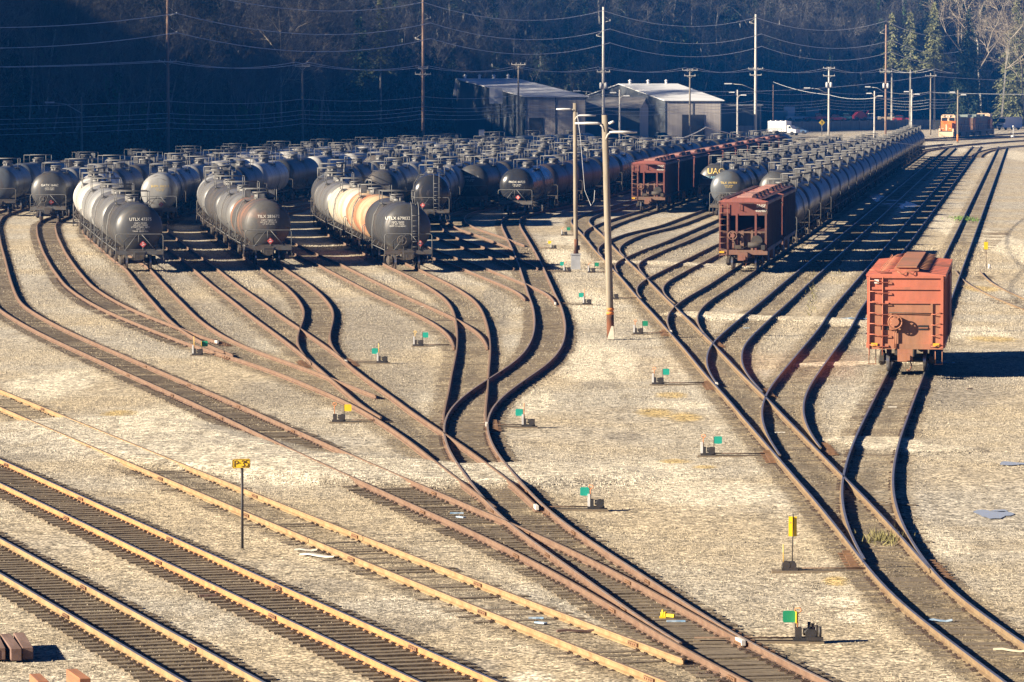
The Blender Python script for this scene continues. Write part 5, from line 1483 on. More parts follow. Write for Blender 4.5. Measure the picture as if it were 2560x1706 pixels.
# ------------------------------------------------------------------ fence
M_FENCE = mat('fence_slats', (.13, .14, .155), .8, 0, .2, 1.2, col2=(.09, .095, .10), stretch=(3, 1, .4))
t = thing('fence', 'long grey slatted fence in front of the truck lot', 'fence', (0, 0, 0))
fa, fb = Vector((px(1955, 1000), 1000, 0)), Vector((px(2330, 1060), 1060, 0)); dv = fb - fa; nseg = 16
for i in range(nseg):
    p0, p1 = fa + dv * i / nseg, fa + dv * (i + 1) / nseg; m_ = (p0 + p1) / 2
    mb = MB(); mb.box((m_.x, m_.y, 1.15), (dv.length / nseg - .1, .06, 2.3), rz=math.atan2(dv.y, dv.x)); mb.build('panel', M_FENCE, t)
    mb = MB(); mb.cyl((p0.x, p0.y - .06, 0), (p0.x, p0.y - .06, 2.45), .06, n=6); mb.build('post', M_DARKM, t)

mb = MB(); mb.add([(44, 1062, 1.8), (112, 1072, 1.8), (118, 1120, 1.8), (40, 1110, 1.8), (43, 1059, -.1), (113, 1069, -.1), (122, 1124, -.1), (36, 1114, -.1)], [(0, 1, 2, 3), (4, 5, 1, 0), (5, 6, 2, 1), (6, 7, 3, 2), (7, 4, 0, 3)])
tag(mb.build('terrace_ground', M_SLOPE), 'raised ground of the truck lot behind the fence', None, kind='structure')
# ------------------------------------------------------------------ poles, lamps and wires
M_POLE = mat('pole_weathered_wood', (.29, .25, .19), .9, 0, .25, 2.5, col2=(.20, .17, .13), stretch=(6, 6, .5))
M_POLE_BR = mat('pole_brown_wood', (.33, .22, .155), .9, 0, .2, 2.5, col2=(.24, .15, .105), stretch=(6, 6, .5))
M_POLE_W = mat('pole_pale', (.55, .53, .48), .8, 0, .12, 2.5, col2=(.45, .42, .37), stretch=(4, 4, .5))
M_LAMP = mat('lamp_housing', (.72, .72, .70), .45, 0, .06, 6)
M_ORANGE = mat('orange_tape', (.72, .22, .035), .7, 0, .15, 5)
M_CHAR = mat('charred_rusty_base', (.20, .075, .035), .95, 0, .4, 3, col2=(.03, .024, .02), cscale=1.5)
M_CONC = mat('concrete_block', (.36, .375, .40), .85, 0, .15, 3, col2=(.28, .29, .31))
M_WIRE = mat('wire_grey', (.62, .63, .64), .6, .2, .1, 2)
M_INS = mat('insulator', (.62, .58, .5), .5, 0, .1, 5)
M_TRAFO = mat('transformer_grey', (.62, .62, .60), .5, 0, .08, 5)
def lampheads(mb_list, t, arms, z, m_arm=M_POLE_W, L_=1.1):
    """arms: list of (reach along x, rise) ; each gives an arm and a lamp head"""
    for reach, rise in arms:
        s = 1 if reach > 0 else -1
        mb = MB(); mb.tube([(0, -.1, z), (reach * .5, -.12, z + rise * .8), (reach * .8, -.12, z + rise)], .045, 6); mb.build('arm', m_arm, t)
        mb = MB(); x0 = reach * .72
        prof = [(0, .10), (.22, .15), (.7, .17), (1.0, .10)]
        n = 8; vs = []
        for f_, w in prof:
            for k_ in range(n):
                a = 2 * math.pi * k_ / n; vs.append((x0 + s * f_ * L_, -.12 + w * math.cos(a), z + rise + .02 + w * .62 * math.sin(a)))
        fs = [(i * n + k_, i * n + (k_ + 1) % n, (i + 1) * n + (k_ + 1) % n, (i + 1) * n + k_) for i in range(3) for k_ in range(n)] + [tuple(range(n)), tuple(range(3 * n, 4 * n))]
        mb.add(vs, fs, 0, True); mb.build('lamp_head', M_LAMP, t)
def shaft(mb, h, r0, r1, lean=0.0):
    mb.tube([(0, 0, -.5), (lean * .25, 0, h * .25), (lean * .6, 0, h * .6), (lean, 0, h)], [r0, r0 * .93 + r1 * .07, r0 * .5 + r1 * .5, r1], 12); return mb
# --- the two wooden lamp poles in the middle
bxy = ground_at(1527, 848); by = bxy[1]; H1 = zv(288, by)
t = thing('lamp_pole', 'tall weathered wooden lamp pole with orange tape and a charred base', 'lamp pole', (bxy[0], bxy[1], 0))
mb = shaft(MB(), H1, .175, .145, -.30); mb.build('pole', M_POLE, t)
mb = MB(); mb.tube([(-.005, 0, -.05), (-.02, 0, .55), (-.03, 0, 1.0), (-.035, 0, 1.16)], [.183, .182, .181, .181], 12); mb.build('charred_base', M_CHAR, t)
for z in (1.16, 1.34): 
    mb = MB(); mb.cyl((-.03, 0, z), (-.035, 0, z + .13), .183, n=14); mb.build('tape', M_ORANGE, t)
mb = MB(); mb.add([(-.18, -.24, 0), (.16, -.24, 0), (.12, -.2, .62), (.02, -.2, .62), (-.18, -.19, 0), (.16, -.19, 0), (.12, -.17, .62), (.02, -.17, .62)], [(0, 1, 2, 3), (4, 5, 6, 7), (0, 1, 5, 4), (1, 2, 6, 5), (2, 3, 7, 6), (3, 0, 4, 7)]); mb.build('base_plate', mat('pale_stone', (.66, .60, .48), .8), t)
p_ = thing('lamps_tmp', None, None)
def lamp_at(t, zc, reach, rise, x0):
    mb = MB(); s = 1 if reach > 0 else -1
    mb.tube([(x0, -.1, zc), (x0 + s * .12, -.12, zc + rise * .7), (x0 + s * .3, -.12, zc + rise)], .05, 6); mb.build('arm', M_POLE_W, t)
    mb = MB(); vs = []; n = 8; prof = [(.2, .05), (.34, .10), (.8, .115), (abs(reach), .07)]
    for f_, w in prof:
        for k_ in range(n):
            a = 2 * math.pi * k_ / n; vs.append((x0 + s * f_, -.12 + w * math.cos(a), zc + rise + w * .6 * math.sin(a)))
    fs = [(i * n + k_, i * n + (k_ + 1) % n, (i + 1) * n + (k_ + 1) % n, (i + 1) * n + k_) for i in range(3) for k_ in range(n)] + [tuple(range(n)), tuple(range(3 * n, 4 * n))]
    mb.add(vs, fs, 0, True); mb.build('lamp_head', M_LAMP, t)
bpy.data.objects.remove(p_)
lamp_at(t, zv(330, by), -1.4, .4, -.30); lamp_at(t, zv(352, by), 1.5, .4, -.28)
mb = MB(); mb.cyl((-.1, -.12, H1 - .4), (.12, -.2, H1 - .3), .06, n=6); mb.build('bracket', M_LAMP, t)
bxy2 = ground_at(1440, 672); y2_ = bxy2[1]; H2 = zv(258, y2_)
t = thing('lamp_pole', 'wooden lamp pole standing in a pale concrete block', 'lamp pole', (bxy2[0], bxy2[1], 0))
mb = shaft(MB(), H2, .15, .125, -.08); mb.build('pole', M_POLE, t)
mb = MB(); mb.tube([(0, 0, .95), (0, 0, 1.5), (-.005, 0, 1.9)], [.16, .157, .155], 12); mb.build('rusty_collar', M_CHAR, t)
mb = MB(); mb.box((.18, -.02, 1.35), (.16, .14, .3)); mb.build('switch_box', M_CHAR, t)
mb = MB(); mb.box((-.02, 0, .42), (.62, .62, .98), taper=.94); mb.box((-.02, 0, .93), (.66, .66, .08)); mb.build('concrete_base', M_CONC, t)
lamp_at(t, zv(278, y2_), -1.2, .12, -.08); lamp_at(t, zv(300, y2_), 1.35, .28, -.08)
mb = MB(); zt = H2 - .6
mb.tube([(.05, -.15, zt), (.25, -.2, zt - 1.4), (.40, -.25, zt - 3.2), (.55, -.3, zt - 5.0), (.95, -.32, zt - 6.0), (1.15, -.3, zt - 5.7), (1.2, -.3, zt - 5.0)], .016, 5); mb.build('hanging_cable', M_WIRE, t)
# --- wooden utility poles farther back
def arms_part(t, z, w, n=4, m=None, y=-.16):
    mb = MB(); mb.box((0, y, z), (w, .12, .14)); mb.tube([(-w * .28, y, z), (0, -.02, z - .6)], .03, 4); mb.tube([(w * .28, y, z), (0, -.02, z - .6)], .03, 4); mb.build('crossarm', m or M_POLE_W, t)
    for i in range(n):
        x = -w / 2 + .1 + (w - .2) * i / (n - 1); mb = MB(); mb.cyl((x, y, z + .05), (x, y, z + .32), .06, .045, n=6); mb.build('insulator', M_INS, t)
POLE_TOP = {}
def upole(u, y, vtop, label, m, r=.19, arms=(), trafo=None, davit=(), lamp=None, ztop=None, name='utility_pole'):
    x = px(u, y); h = ztop or zv(vtop, y)
    t = thing(name, label, 'utility pole', (x, y, 0)); shaft(MB(), h, r, r * .7).build('pole', m, t)
    for z, w, n in arms: arms_part(t, z, w, n)
    if trafo:
        for s in (-1, 1):
            mb = MB(); mb.cyl((s * .42, -.1, trafo - .5), (s * .42, -.1, trafo + .5), .27, n=10); mb.cyl((s * .42, -.1, trafo + .5), (s * .42, -.1, trafo + .6), .2, .1, n=8); mb.box((s * .2, -.05, trafo), (.3, .1, .12)); mb.build('transformer', M_TRAFO, t)
    for z, s in davit:
        mb = MB(); mb.tube([(0, 0, z), (s * 1.2, -.05, z + .25)], .06, 5); mb.tube([(0, 0, z + 1.25), (s * 1.2, -.05, z + .3)], .03, 4); mb.build('davit_arm', M_POLE_W, t)
        mb = MB(); mb.cyl((s * 1.2, -.05, z + .2), (s * 1.2, -.05, z + .5), .08, n=6); mb.build('insulator', M_INS, t)
    if lamp:
        z, reach = lamp; s = 1 if reach > 0 else -1
        mb = MB(); mb.tube([(0, -.1, z), (reach * .45, -.12, z + 1.1), (reach * .85, -.12, z + 1.3)], .05, 5); mb.build('arm', M_POLE_W, t)
        mb = MB(); mb.box((reach * .92, -.12, z + 1.32), (abs(reach) * .2 + .3, .34, .2)); mb.build('lamp_head', M_LAMP, t)
    POLE_TOP[u] = (x, y, h); return t
T25 = 25.0
upole(421, 585, 0, 'tall brown pole at the left in front of the wood', M_POLE_BR, .24, davit=[(20.3, 1), (17.8, 1)], arms=[(zv(155, 585), 2.4, 4)], ztop=T25)
upole(1058, 720, 0, 'tallest brown pole in the middle, its top in sunlight', M_POLE_BR, .26, davit=[(21.5, 1), (18.2, -1)], arms=[(zv(172, 720), 1.6, 2), (zv(186, 720), 2.6, 4)], ztop=T25)
upole(1508, 811, 18, 'tall pale pole with a lamp arm between the two warehouses', M_POLE_W, .28, davit=[(22.2, 1), (19.5, -1)], arms=[(zv(180, 811), 2.4, 4)], trafo=zv(215, 811), lamp=(zv(246, 811), -5.2))
upole(1888, 904, 36, 'tall white pole right of the second warehouse', M_POLE_W, .30, davit=[(23, -1)], arms=[(zv(173, 904), 3.0, 4), (zv(188, 904), 2.4, 3)], lamp=(zv(226, 904), -6.0))
upole(2213, 960, 62, 'tall brown pole with two transformers near the end of the black string', M_POLE_BR, .24, davit=[(21.5, -1)], arms=[(zv(180, 960), 2.7, 4)], trafo=zv(215, 960), lamp=(zv(233, 960), -4.2))
upole(2424, 1150, 71, 'tall red-brown pole behind the locomotives', M_POLE_BR, .27, davit=[(22.4, 1)], arms=[(zv(178, 1150), 2.7, 4), (zv(190, 1150), 2.6, 3)], trafo=zv(205, 1150))
upole(757, 640, 163, 'thin grey pole with a short crossarm before the shaded wood', M_POLE, .17, arms=[(zv(166, 640), 2.2, 3)])
upole(1296, 790, 160, 'pole with a V-braced crossarm in front of the large warehouse', M_POLE, .2, arms=[(zv(162, 790), 2.5, 4)])
upole(1724, 870, 172, 'pole with braced double crossarms before the second warehouse', M_POLE, .2, arms=[(zv(176, 870), 3.0, 4), (zv(190, 870), 2.2, 3)])
upole(2071, 946, 168, 'pole with two crossarms and white transformers beside the yellow diamond sign', M_POLE_W, .24, arms=[(zv(171, 946), 2.5, 4), (zv(190, 946), 2.5, 3)], trafo=zv(213, 946), lamp=(zv(236, 946), -5.0))
upole(2325, 959, 183, 'slim grey pole left of the locomotives with a small crossarm', M_POLE, .17, arms=[(zv(190, 959), 2.4, 3)])
upole(1932, 1045, 212, 'thin dark post above the white box truck', M_POLE_BR, .12)
t = upole(205, 560, 243, 'grey street lamp pole with one long arm at far left', M_POLE, .16, lamp=(zv(283, 560), -4.3), name='street_lamp')
def tee_lamp(u, y, vtop, label, m=M_POLE_W, band=False):
    x = px(u, y); h = zv(vtop, y); t = thing('yard_lamp', label, 'street lamp', (x, y, 0), 0, 'double-headed lamps along the yard'); shaft(MB(), h, .17, .13).build('pole', m, t)
    for s, dz in ((-1, -.45), (1, -.95)):
        mb = MB(); mb.tube([(0, -.05, h + dz - .9), (s * .25, -.08, h + dz - .15), (s * .55, -.08, h + dz)], .06, 5); mb.build('arm', m, t)
        mb = MB(); mb.box((s * 1.05, -.08, h + dz + .02), (1.1, .34, .18), taper=.8); mb.build('lamp_head', M_LAMP, t)
    if band: mb = MB(); mb.cyl((0, 0, .2), (0, 0, 1.5), .185, n=10); mb.build('tape', M_ORANGE, t)
tee_lamp(1549, 700, 225, 'double-headed lamp on a pale pole right behind the two wooden poles')
tee_lamp(1843, 800, 225, 'double-headed lamp left of the tall white pole')
tee_lamp(2185, 850, 228, 'double-headed lamp just left of the brown pole with transformers')
tee_lamp(2278, 880, 224, 'double-headed lamp behind the far end of the black string')
tee_lamp(2393, 846, 225, 'double-headed lamp with an orange band in front of the locomotives', M_POLE, True)
# --- wires: each span chain is one wire thing
def wire(pts, sag, r, label, cat='power line'):
    mb = MB(); path = []
    for a, b in zip(pts[:-1], pts[1:]):
        for k_ in range(14):
            q = k_ / 14; path.append((a[0] + (b[0] - a[0]) * q, a[1] + (b[1] - a[1]) * q, a[2] + (b[2] - a[2]) * q - sag * 4 * q * (1 - q)))
    path.append(pts[-1]); mb.tube(path, r, 4)
    return tag(mb.build('power_line', M_WIRE), label, cat)
main = [(-90, 500), (px(421, 585), 585), (px(1058, 720), 720), (px(1508, 811), 811), (px(1888, 904), 904), (px(2213, 960), 960), (px(2424, 1150), 1150), (175, 1190)]
for z, dx, lab in ((24.3, 0, 'topmost wire along the tall poles'), (20.6, 1.2, 'second wire from the top along the tall poles'), (18.1, 1.2, 'third wire from the top along the tall poles')):
    wire([(x + dx, y - .1, z - (.8 if y > 930 and z < 23 else 0) + (0 if z > 23 else .4 * (y > 700))) for x, y in main], 2.3, .06, lab)
dist = [(-90, 500), (px(421, 585), 585), (px(757, 640), 640), (px(1058, 720), 720), (px(1296, 790), 790), (px(1508, 811), 811), (px(1724, 870), 870), (px(1888, 904), 904), (px(2071, 946), 946), (px(2213, 960), 960), (px(2325, 959), 959), (px(2424, 1150), 1150), (175, 1190)]
for o, dz, lab in ((-1, .25, 'left wire of the crossarm line'), (1, .2, 'right wire of the crossarm line')):
    wire([(x + o * 1.0, y - .2, (13.9 if y > 700 else 14.2) + dz) for x, y in dist], .9, .045, lab)
for z, lab in ((9.2, 'upper telephone cable along the road'), (7.6, 'second telephone cable along the road'), (7.0, 'third telephone cable along the road'), (6.4, 'fourth telephone cable along the road'), (5.7, 'lowest telephone cable along the road')):
    wire([(x, y - .15, z) for x, y in dist], .5, .03, lab, 'cable')
wire([(px(1932, 1045), 1045, 11.2), (px(2071, 946), 946, 8.6), (px(2185, 850), 848, 8.4), (px(2325, 959), 959, 9.0), (150, 960, 9.2)], .5, .05, 'wire strung with small lamps before the truck lot', 'cable')
wire([(bxy[0] - .3, bxy[1], H1 - .5), (bxy[0] + 7.5, bxy[1] + 70, 9.2), (px(2160, 400), 400, 6.9), (px(2700, 420), 420, 6.4)], .8, .03, 'cable running right from the taped lamp pole over the black string', 'cable')
wire([(px(1740, 870), 870, 9.5), (px(2325, 959), 959, 12.6), (140, 1000, 12.4)], 1.0, .05, 'sagging cable above the yellow diamond sign', 'cable')
# ------------------------------------------------------------------ switch stands
M_STAND = mat('switch_stand_black', (.025, .025, .027), .6, 0, .2, 6, col2=(.05, .04, .035))
M_STANDW = mat('switch_stand_white', (.62, .62, .62), .6, 0, .15, 6)
M_TEAL = mat('target_teal', (.015, .36, .27), .5, 0, .08, 6)
M_GREENT = mat('target_green', (.01, .25, .14), .5, 0, .08, 6)
M_YEL = mat('target_yellow', (.82, .56, .015), .5, 0, .06, 6)
M_LEVER = mat('lever_orange', (.66, .26, .10), .6, 0, .1, 6)
M_LEVERY = mat('lever_yellow', (.78, .52, .14), .6, 0, .1, 6)
M_PLANK = mat('headblock_timber', (.19, .15, .105), .95, 0, .3, 4, col2=(.21, .17, .12), stretch=(1, 5, 1))
M_ROD = mat('rod_rust', (.14, .09, .06), .8, .1, .2, 6)
def switch_stand(u, v, label, target, side=1, lever='D', lever_m=None, white=True, reach=2.2, toward=1, scale=.68, second=None):
    x, y = ground_at(u, v); t = thing('switch_stand', label, 'switch stand', (x, y, 0), 0, 'low switch stands of the yard'); t.scale = (scale,) * 3
    lm = lever_m or M_LEVER
    mb = MB(); mb.box((0, 0, .07), (.72, .34, .12)); mb.box((-.2, 0, .26), (.2, .3, .34)); mb.box((.17, 0, .20), (.3, .28, .24)); mb.cyl((.17, -.2, .26), (.17, .2, .26), .17, n=12); mb.cyl((-.05, -.02, .3), (.12, -.02, .3), .11, n=10); mb.box((.30, 0, .27), (.06, .32, .3)); mb.build('body', M_STAND, t)
    if white: mb = MB(); mb.box((-.30, -.02, .40), (.10, .28, .52)); mb.build('counterweight', M_STANDW, t)
    mb = MB()
    if lever == 'D':
        mb.tube([(-.22, 0, .4), (-.23, 0, .78), (-.21, 0, .86), (-.31, 0, .94), (-.29, 0, 1.02), (-.13, 0, 1.02), (-.11, 0, .94), (-.21, 0, .86)], .022, 6)
    elif lever == 'straight': mb.tube([(-.22, 0, .4), (-.23, .02, 1.25)], .026, 6)
    else: mb.tube([(-.22, 0, .4), (-.3, 0, .8), (-.05, -.1, .95)], .024, 6)
    mb.build('lever', lm, t)
    mb = MB(); mb.cyl((side * .28, 0, .3), (side * .28, 0, .95), .018, n=6); mb.build('target_mast', M_STAND, t)
    mb = MB(); cx = side * .28 + side * .20
    out = [(-.19, -.14), (-.15, -.18), (.15, -.18), (.19, -.14), (.19, .14), (.15, .18), (-.15, .18), (-.19, .14)]
    mb.prism([(cx + a, .76 + b) for a, b in out], -.012, .012); mb.build('target', target, t)
    if second: mb = MB(); mb.prism_x([(-.2 + a, .76 + b) for a, b in out], side * .28 - .01, side * .28 + .01); mb.build('target', second, t)
    mb = MB(); mb.box((toward * reach * .45, .12, -.02), (reach + .7, .2, .12)); mb.box((toward * reach * .4, -.18, -.03), (reach + .5, .18, .1)); mb.build('headblock', M_PLANK, t)
    mb = MB(); mb.cyl((0, -.06, .12), (toward * reach * 1.05, -.06, .12), .03, n=6); mb.build('throw_rod', M_ROD, t)
    return t
switch_stand(494, 889, 'switch stand with a green and yellow target at far left beside the crossing rusty rails', M_GREENT, 1, 'straight', M_LEVERY, True, 2.4, 1, .68, M_YEL)
switch_stand(956, 908, 'switch stand with a dark teal target, nearer of two inside the left fan', M_TEAL, -1, 'straight', M_LEVERY, True, 2.4, -1)
switch_stand(1046, 866, 'switch stand with a blue-teal target, farther of two inside the left fan', M_TEAL, 1, 'D', M_LEVERY, True, 2.0, 1)
switch_stand(847, 1056, 'black switch stand with a plain yellow target', M_YEL, 1, 'D', M_LEVER, False, 2.6, 1)
switch_stand(1321, 1068, 'switch stand with a teal target and a tall orange lever beside the double curve', M_TEAL, -1, 'straight', M_LEVER, True, 2.4, -1)
switch_stand(1490, 1274, 'switch stand with teal target and grey springs in the centre foreground', M_TEAL, -1, 'D', M_LEVER, True, 2.6, -1)
switch_stand(1770, 1140, 'switch stand with teal target and raised ring lever beside the long lead', M_TEAL, 1, 'D', M_LEVER, True, 2.6, 1)
switch_stand(1645, 962, 'switch stand with a bent dark teal target halfway up the lead', M_TEAL, 1, 'D', M_LEVER, True, 2.6, 1)
switch_stand(1596, 836, 'switch stand with a green target just right of the taped pole', M_GREENT, 1, 'D', M_LEVER, True, 2.4, 1)
switch_stand(1536, 748, 'switch stand with teal target half hidden behind the taped pole', M_TEAL, -1, 'bent', M_LEVER, False, 2.4, 1)
switch_stand(1468, 762, 'switch stand with teal target left of the taped pole', M_TEAL, -1, 'straight', M_LEVER, True, 2.4, -1)
switch_stand(1479, 682, 'low switch stand with a small green target right of the concrete block', M_GREENT, 1, 'bent', M_LEVER, True, 2.0, 1)
switch_stand(1418, 680, 'switch stand with a teal target left of the concrete block', M_TEAL, -1, 'bent', M_LEVER, True, 2.0, -1)
switch_stand(1411, 589, 'farthest switch stand with a green target left of the far wooden pole', M_GREENT, 1, 'bent', M_LEVER, True, 1.6, 1)
switch_stand(1384, 622, 'pale switch stand with a yellow lever on the white gravel', M_YEL, -1, 'bent', M_LEVERY, True, 1.6, -1, .6)
s_ = switch_stand(2012, 1604, 'green and yellow target switch stand with grey springs at lower right', M_GREENT, -1, 'D', M_LEVER, False, 3.2, -1, .72, M_YEL)
mb = MB()
for k in range(4): mb.cyl((.12 + k * .11, -.15, .1), (.12 + k * .11, -.15, .62 - .05 * k), .05, n=8)
mb.box((.3, -.15, .1), (.5, .2, .1)); mb.build('spring_set', M_STAND, s_)
# tall yellow target
x, y = ground_at(1974, 1428)
t = thing('switch_stand', 'tall switch stand with two upright yellow target blades', 'switch stand', (x, y, 0), 0, 'low switch stands of the yard'); t.scale = (.64,) * 3
mb = MB(); mb.box((0, 0, .07), (.62, .36, .12)); mb.cyl((-.14, -.15, .24), (-.14, .15, .24), .16, n=12); mb.cyl((.12, -.14, .24), (.12, .14, .24), .15, n=12); mb.box((0, 0, .3), (.4, .2, .16)); mb.build('body', M_STAND, t)
mb = MB(); mb.cyl((.1, 0, .25), (.13, 0, 2.25), .022, n=6); mb.build('target_mast', M_STAND, t)
mb = MB(); mb.box((.035, 0, 1.75), (.16, .02, .78)); mb.box((.09, -.07, 1.75), (.02, .14, .78)); mb.build('target', M_YEL, t)
mb = MB(); mb.box((.21, 0, 1.75), (.13, .02, .78)); mb.build('target', M_YEL, t)
mb = MB(); mb.box((.035, -.014, 1.9), (.06, .006, .07)); mb.build('target_mark', M_LEVER, t)
mb = MB(); mb.tube([(-.24, 0, .3), (-.25, 0, 1.05)], .022, 6); mb.build('lever', M_LEVERY, t)
mb = MB(); mb.box((1.5, .12, -.01), (4.4, .24, .12)); mb.box((1.2, -.18, -.02), (3.8, .22, .1)); mb.build('headblock', M_PLANK, t)
mb = MB(); mb.cyl((.2, -.04, .12), (3.2, -.04, .12), .03, n=6); mb.build('throw_rod', M_ROD, t)
# ------------------------------------------------------------------ signs
M_SIGNY = mat('sign_yellow', (.80, .53, .025), .5, 0, .08, 4)
M_INK = mat('sign_ink', (.10, .04, .015), .6, 0, .1, 6)
x, y = ground_at(606, 1367)
t = thing('track_sign', 'small yellow sign reading P-35 on a thin black post', 'sign', (x, y, 0)); zs = zv(1159, y)
k = 1 / ((1367 - 193) / 12.16)          # metres per survey pixel here
mb = MB(); mb.cyl((0, 0, -.2), (0, 0, zs), .035, n=8); mb.build('post', M_STAND, t)
w_, h_ = 46 * k / 2, 24 * k / 2
def rrect(w, h, r=.035): return [(-w + r, -h), (w - r, -h), (w, -h + r), (w, h - r), (w - r, h), (-w + r, h), (-w, h - r), (-w, -h + r)]
pn = thing('sign_panel', None, None); pn.parent = t
mb = MB(); mb.prism([(a - .02, zs + b + a * .04) for a, b in rrect(w_, h_)], -.055, -.035); mb.build('panel', M_SIGNY, pn)
rim_ = rrect(w_ - .012, h_ - .012); mb = MB(); mb.tube([(a - .02, -.057, zs + b + a * .04) for a, b in rim_ + rim_[:1]], .006, 4); mb.build('rim', M_INK, pn)
P_STROKES = [[(-.155, -.07), (-.155, .065), (-.10, .07), (-.075, .045), (-.08, .015), (-.11, .0), (-.15, .0)], [(-.06, .015), (-.022, .018)],
             [(.005, .055), (.03, .07), (.06, .07), (.072, .045), (.055, .015), (.035, .008), (.065, -.01), (.075, -.04), (.055, -.065), (.025, -.07), (.0, -.055)],
             [(.165, .07), (.105, .07), (.10, .012), (.135, .018), (.162, -.005), (.165, -.04), (.145, -.065), (.115, -.07), (.095, -.055)]]
for st in P_STROKES:
    mb = MB(); mb.tube([(a * 1.12 - .02, -.06, zs + b * 1.15 + a * .04) for a, b in st], .0095, 5); mb.build('lettering', M_INK, pn)
x, y = ground_at(2465.6, 672)
t = thing('marker_post', 'thin rusty post with a yellow plate on the gravel at far right', 'marker post', (x, y, 0))
mb = MB(); mb.cyl((0, 0, -.1), (-.03, 0, 1.9), .022, n=6); mb.build('post', M_ROD, t); mb = MB(); mb.box((-.03, -.035, 1.48), (.26, .02, .48)); mb.build('plate', M_YEL, t)
mb = MB(); mb.cyl((.2, 0, 0), (.2, 0, .28), .1, .06, n=8); mb.build('base_stone', M_STANDW, t)
y = 920
t = thing('warning_sign', 'yellow diamond road sign on a pale post before the truck lot', 'sign', (px(2054, y), y, 0)); zc = zv(307, y)
mb = MB(); mb.cyl((0, 0, 0), (0, 0, zc), .05, n=6); mb.build('post', M_POLE_W, t)
mb = MB(); h = .66; mb.prism([(-h, zc), (0, zc - h), (h, zc), (0, zc + h)], -.09, -.06); mb.build('panel', M_YEL, t)
mb = MB(); mb.prism([(-.06, zc - .3), (.06, zc - .3), (.06, zc + .05), (.18, zc + .05), (0, zc + .3), (-.18, zc + .05), (-.06, zc + .05)], -.105, -.092); mb.build('symbol', M_STAND, t)
# ------------------------------------------------------------------ vehicles far back
M_GLASS = mat('vehicle_glass', (.02, .03, .04), .1, 0, .05, 3)
M_TYRE = mat('tyre', (.02, .02, .02), .85, 0, .1, 6)
PAINTS = {k: mat('vehicle_' + k, c, .35, 0, .06, 2) for k, c in dict(white=(.75, .75, .75), blue=(.10, .17, .30), red=(.22, .018, .022), grey=(.28, .29, .31), dark=(.04, .045, .05), teal=(.08, .22, .24), orange=(.62, .30, .09), tan=(.45, .36, .24)).items()}
def wheels(t, xs, w, r=.36):
    for x in xs:
        for s in (-1, 1): mb = MB(); mb.cyl((x, s * (w / 2 - .2), r), (x, s * w / 2, r), r, n=14); mb.build('wheel', M_TYRE, t)
def car(u, y, col, label, rz=0.0, kind='car', name=None):
    nm = {'car': 'parked_car', 'pickup': 'pickup_truck', 'box': 'box_truck', 'van': 'step_van', 'machine': 'yard_machine'}[kind]
    t = thing(nm, label, {'car': 'car', 'pickup': 'pickup truck', 'box': 'truck', 'van': 'van', 'machine': 'machine'}[kind], (px(u, y), y, 1.8 if y > 1060 else 0), rz, 'vehicles behind the yard')
    M_ = PAINTS[col]; mb = MB()
    def yprism(o, w, mi=0): mb.v  # unused
    def side(o, w, m, nme): b = MB(); b.prism([(a, z) for a, z in o], -w / 2, w / 2); return b.build(nme, m, t, .04)
    if kind == 'car':
        side([(-2.1, .3), (-2.15, .75), (-1.3, .9), (1.2, .92), (2.1, .7), (2.15, .3)], 1.75, M_, 'body'); side([(-1.75, .88), (-1.1, 1.42), (.35, 1.44), (1.15, .9)], 1.5, M_GLASS, 'windows'); side([(-1.15, 1.40), (-1.05, 1.47), (.3, 1.48), (.4, 1.42)], 1.5, M_, 'roof'); wheels(t, (-1.3, 1.35), 1.78)
    elif kind == 'pickup':
        side([(-2.7, .45), (-2.7, 1.05), (2.6, 1.1), (2.7, .8), (2.7, .45)], 1.9, M_, 'body'); side([(-.3, 1.05), (-.2, 1.75), (1.0, 1.78), (1.6, 1.1)], 1.65, M_GLASS, 'windows'); side([(-.25, 1.72), (-.2, 1.82), (1.0, 1.84), (1.1, 1.76)], 1.65, M_, 'roof'); wheels(t, (-1.7, 1.75), 1.95, .4)
    elif kind == 'box':
        side([(-3.6, .75), (-3.6, 3.0), (.9, 3.0), (.9, .75)], 2.3, M_, 'cargo_box'); side([(.95, .5), (.95, 2.1), (1.7, 2.1), (2.2, 1.4), (3.1, 1.2), (3.2, .5)], 2.0, M_, 'cab'); side([(1.3, 1.4), (1.3, 1.95), (1.72, 1.95), (2.12, 1.42)], 2.04, M_GLASS, 'windows'); side([(-3.4, .5), (-3.4, .75), (1, .75), (1, .5)], 1.0, M_TYRE, 'chassis'); wheels(t, (-2.3, 2.2), 2.1, .42)
        for k in range(4): b = MB(); b.box((-3.3 + k * 1.2, 0, 3.06), (.3, .8, .12)); b.build('roof_vent', M_, t)
    elif kind == 'van':
        side([(-3.2, .5), (-3.2, 3.0), (2.2, 3.0), (2.6, 1.5), (3.2, 1.3), (3.25, .5)], 2.3, M_, 'body'); b = MB(); b.box((2.52, 0, 2.15), (.2, 2.0, .95), tilt=(R(-15), 'Y')); b.build('windscreen', M_GLASS, t); b = MB(); b.box((3.25, 0, .95), (.06, 1.3, .45)); b.build('grille', M_TYRE, t); wheels(t, (-2, 2.3), 2.2, .42)
    else:
        side([(-1.5, .5), (-1.7, 1.2), (-.6, 2.2), (.5, 2.3), (1.6, 1.3), (1.5, .5)], 1.8, M_, 'body'); b = MB(); b.tube([(1.2, 0, 1.0), (2.2, 0, 2.4), (3.0, 0, 1.2)], .15, 6); b.build('boom', M_, t); wheels(t, (-1, 1), 1.9, .5)
    return t
car(1962, 952, 'white', 'white box truck parked in the sun before the fence', R(-32), 'box')
car(1995, 975, 'blue', 'blue car parked right of the white box truck', R(-20))
car(2522, 1050, 'white', 'white step van behind the locomotives at far right', R(-140), 'van')
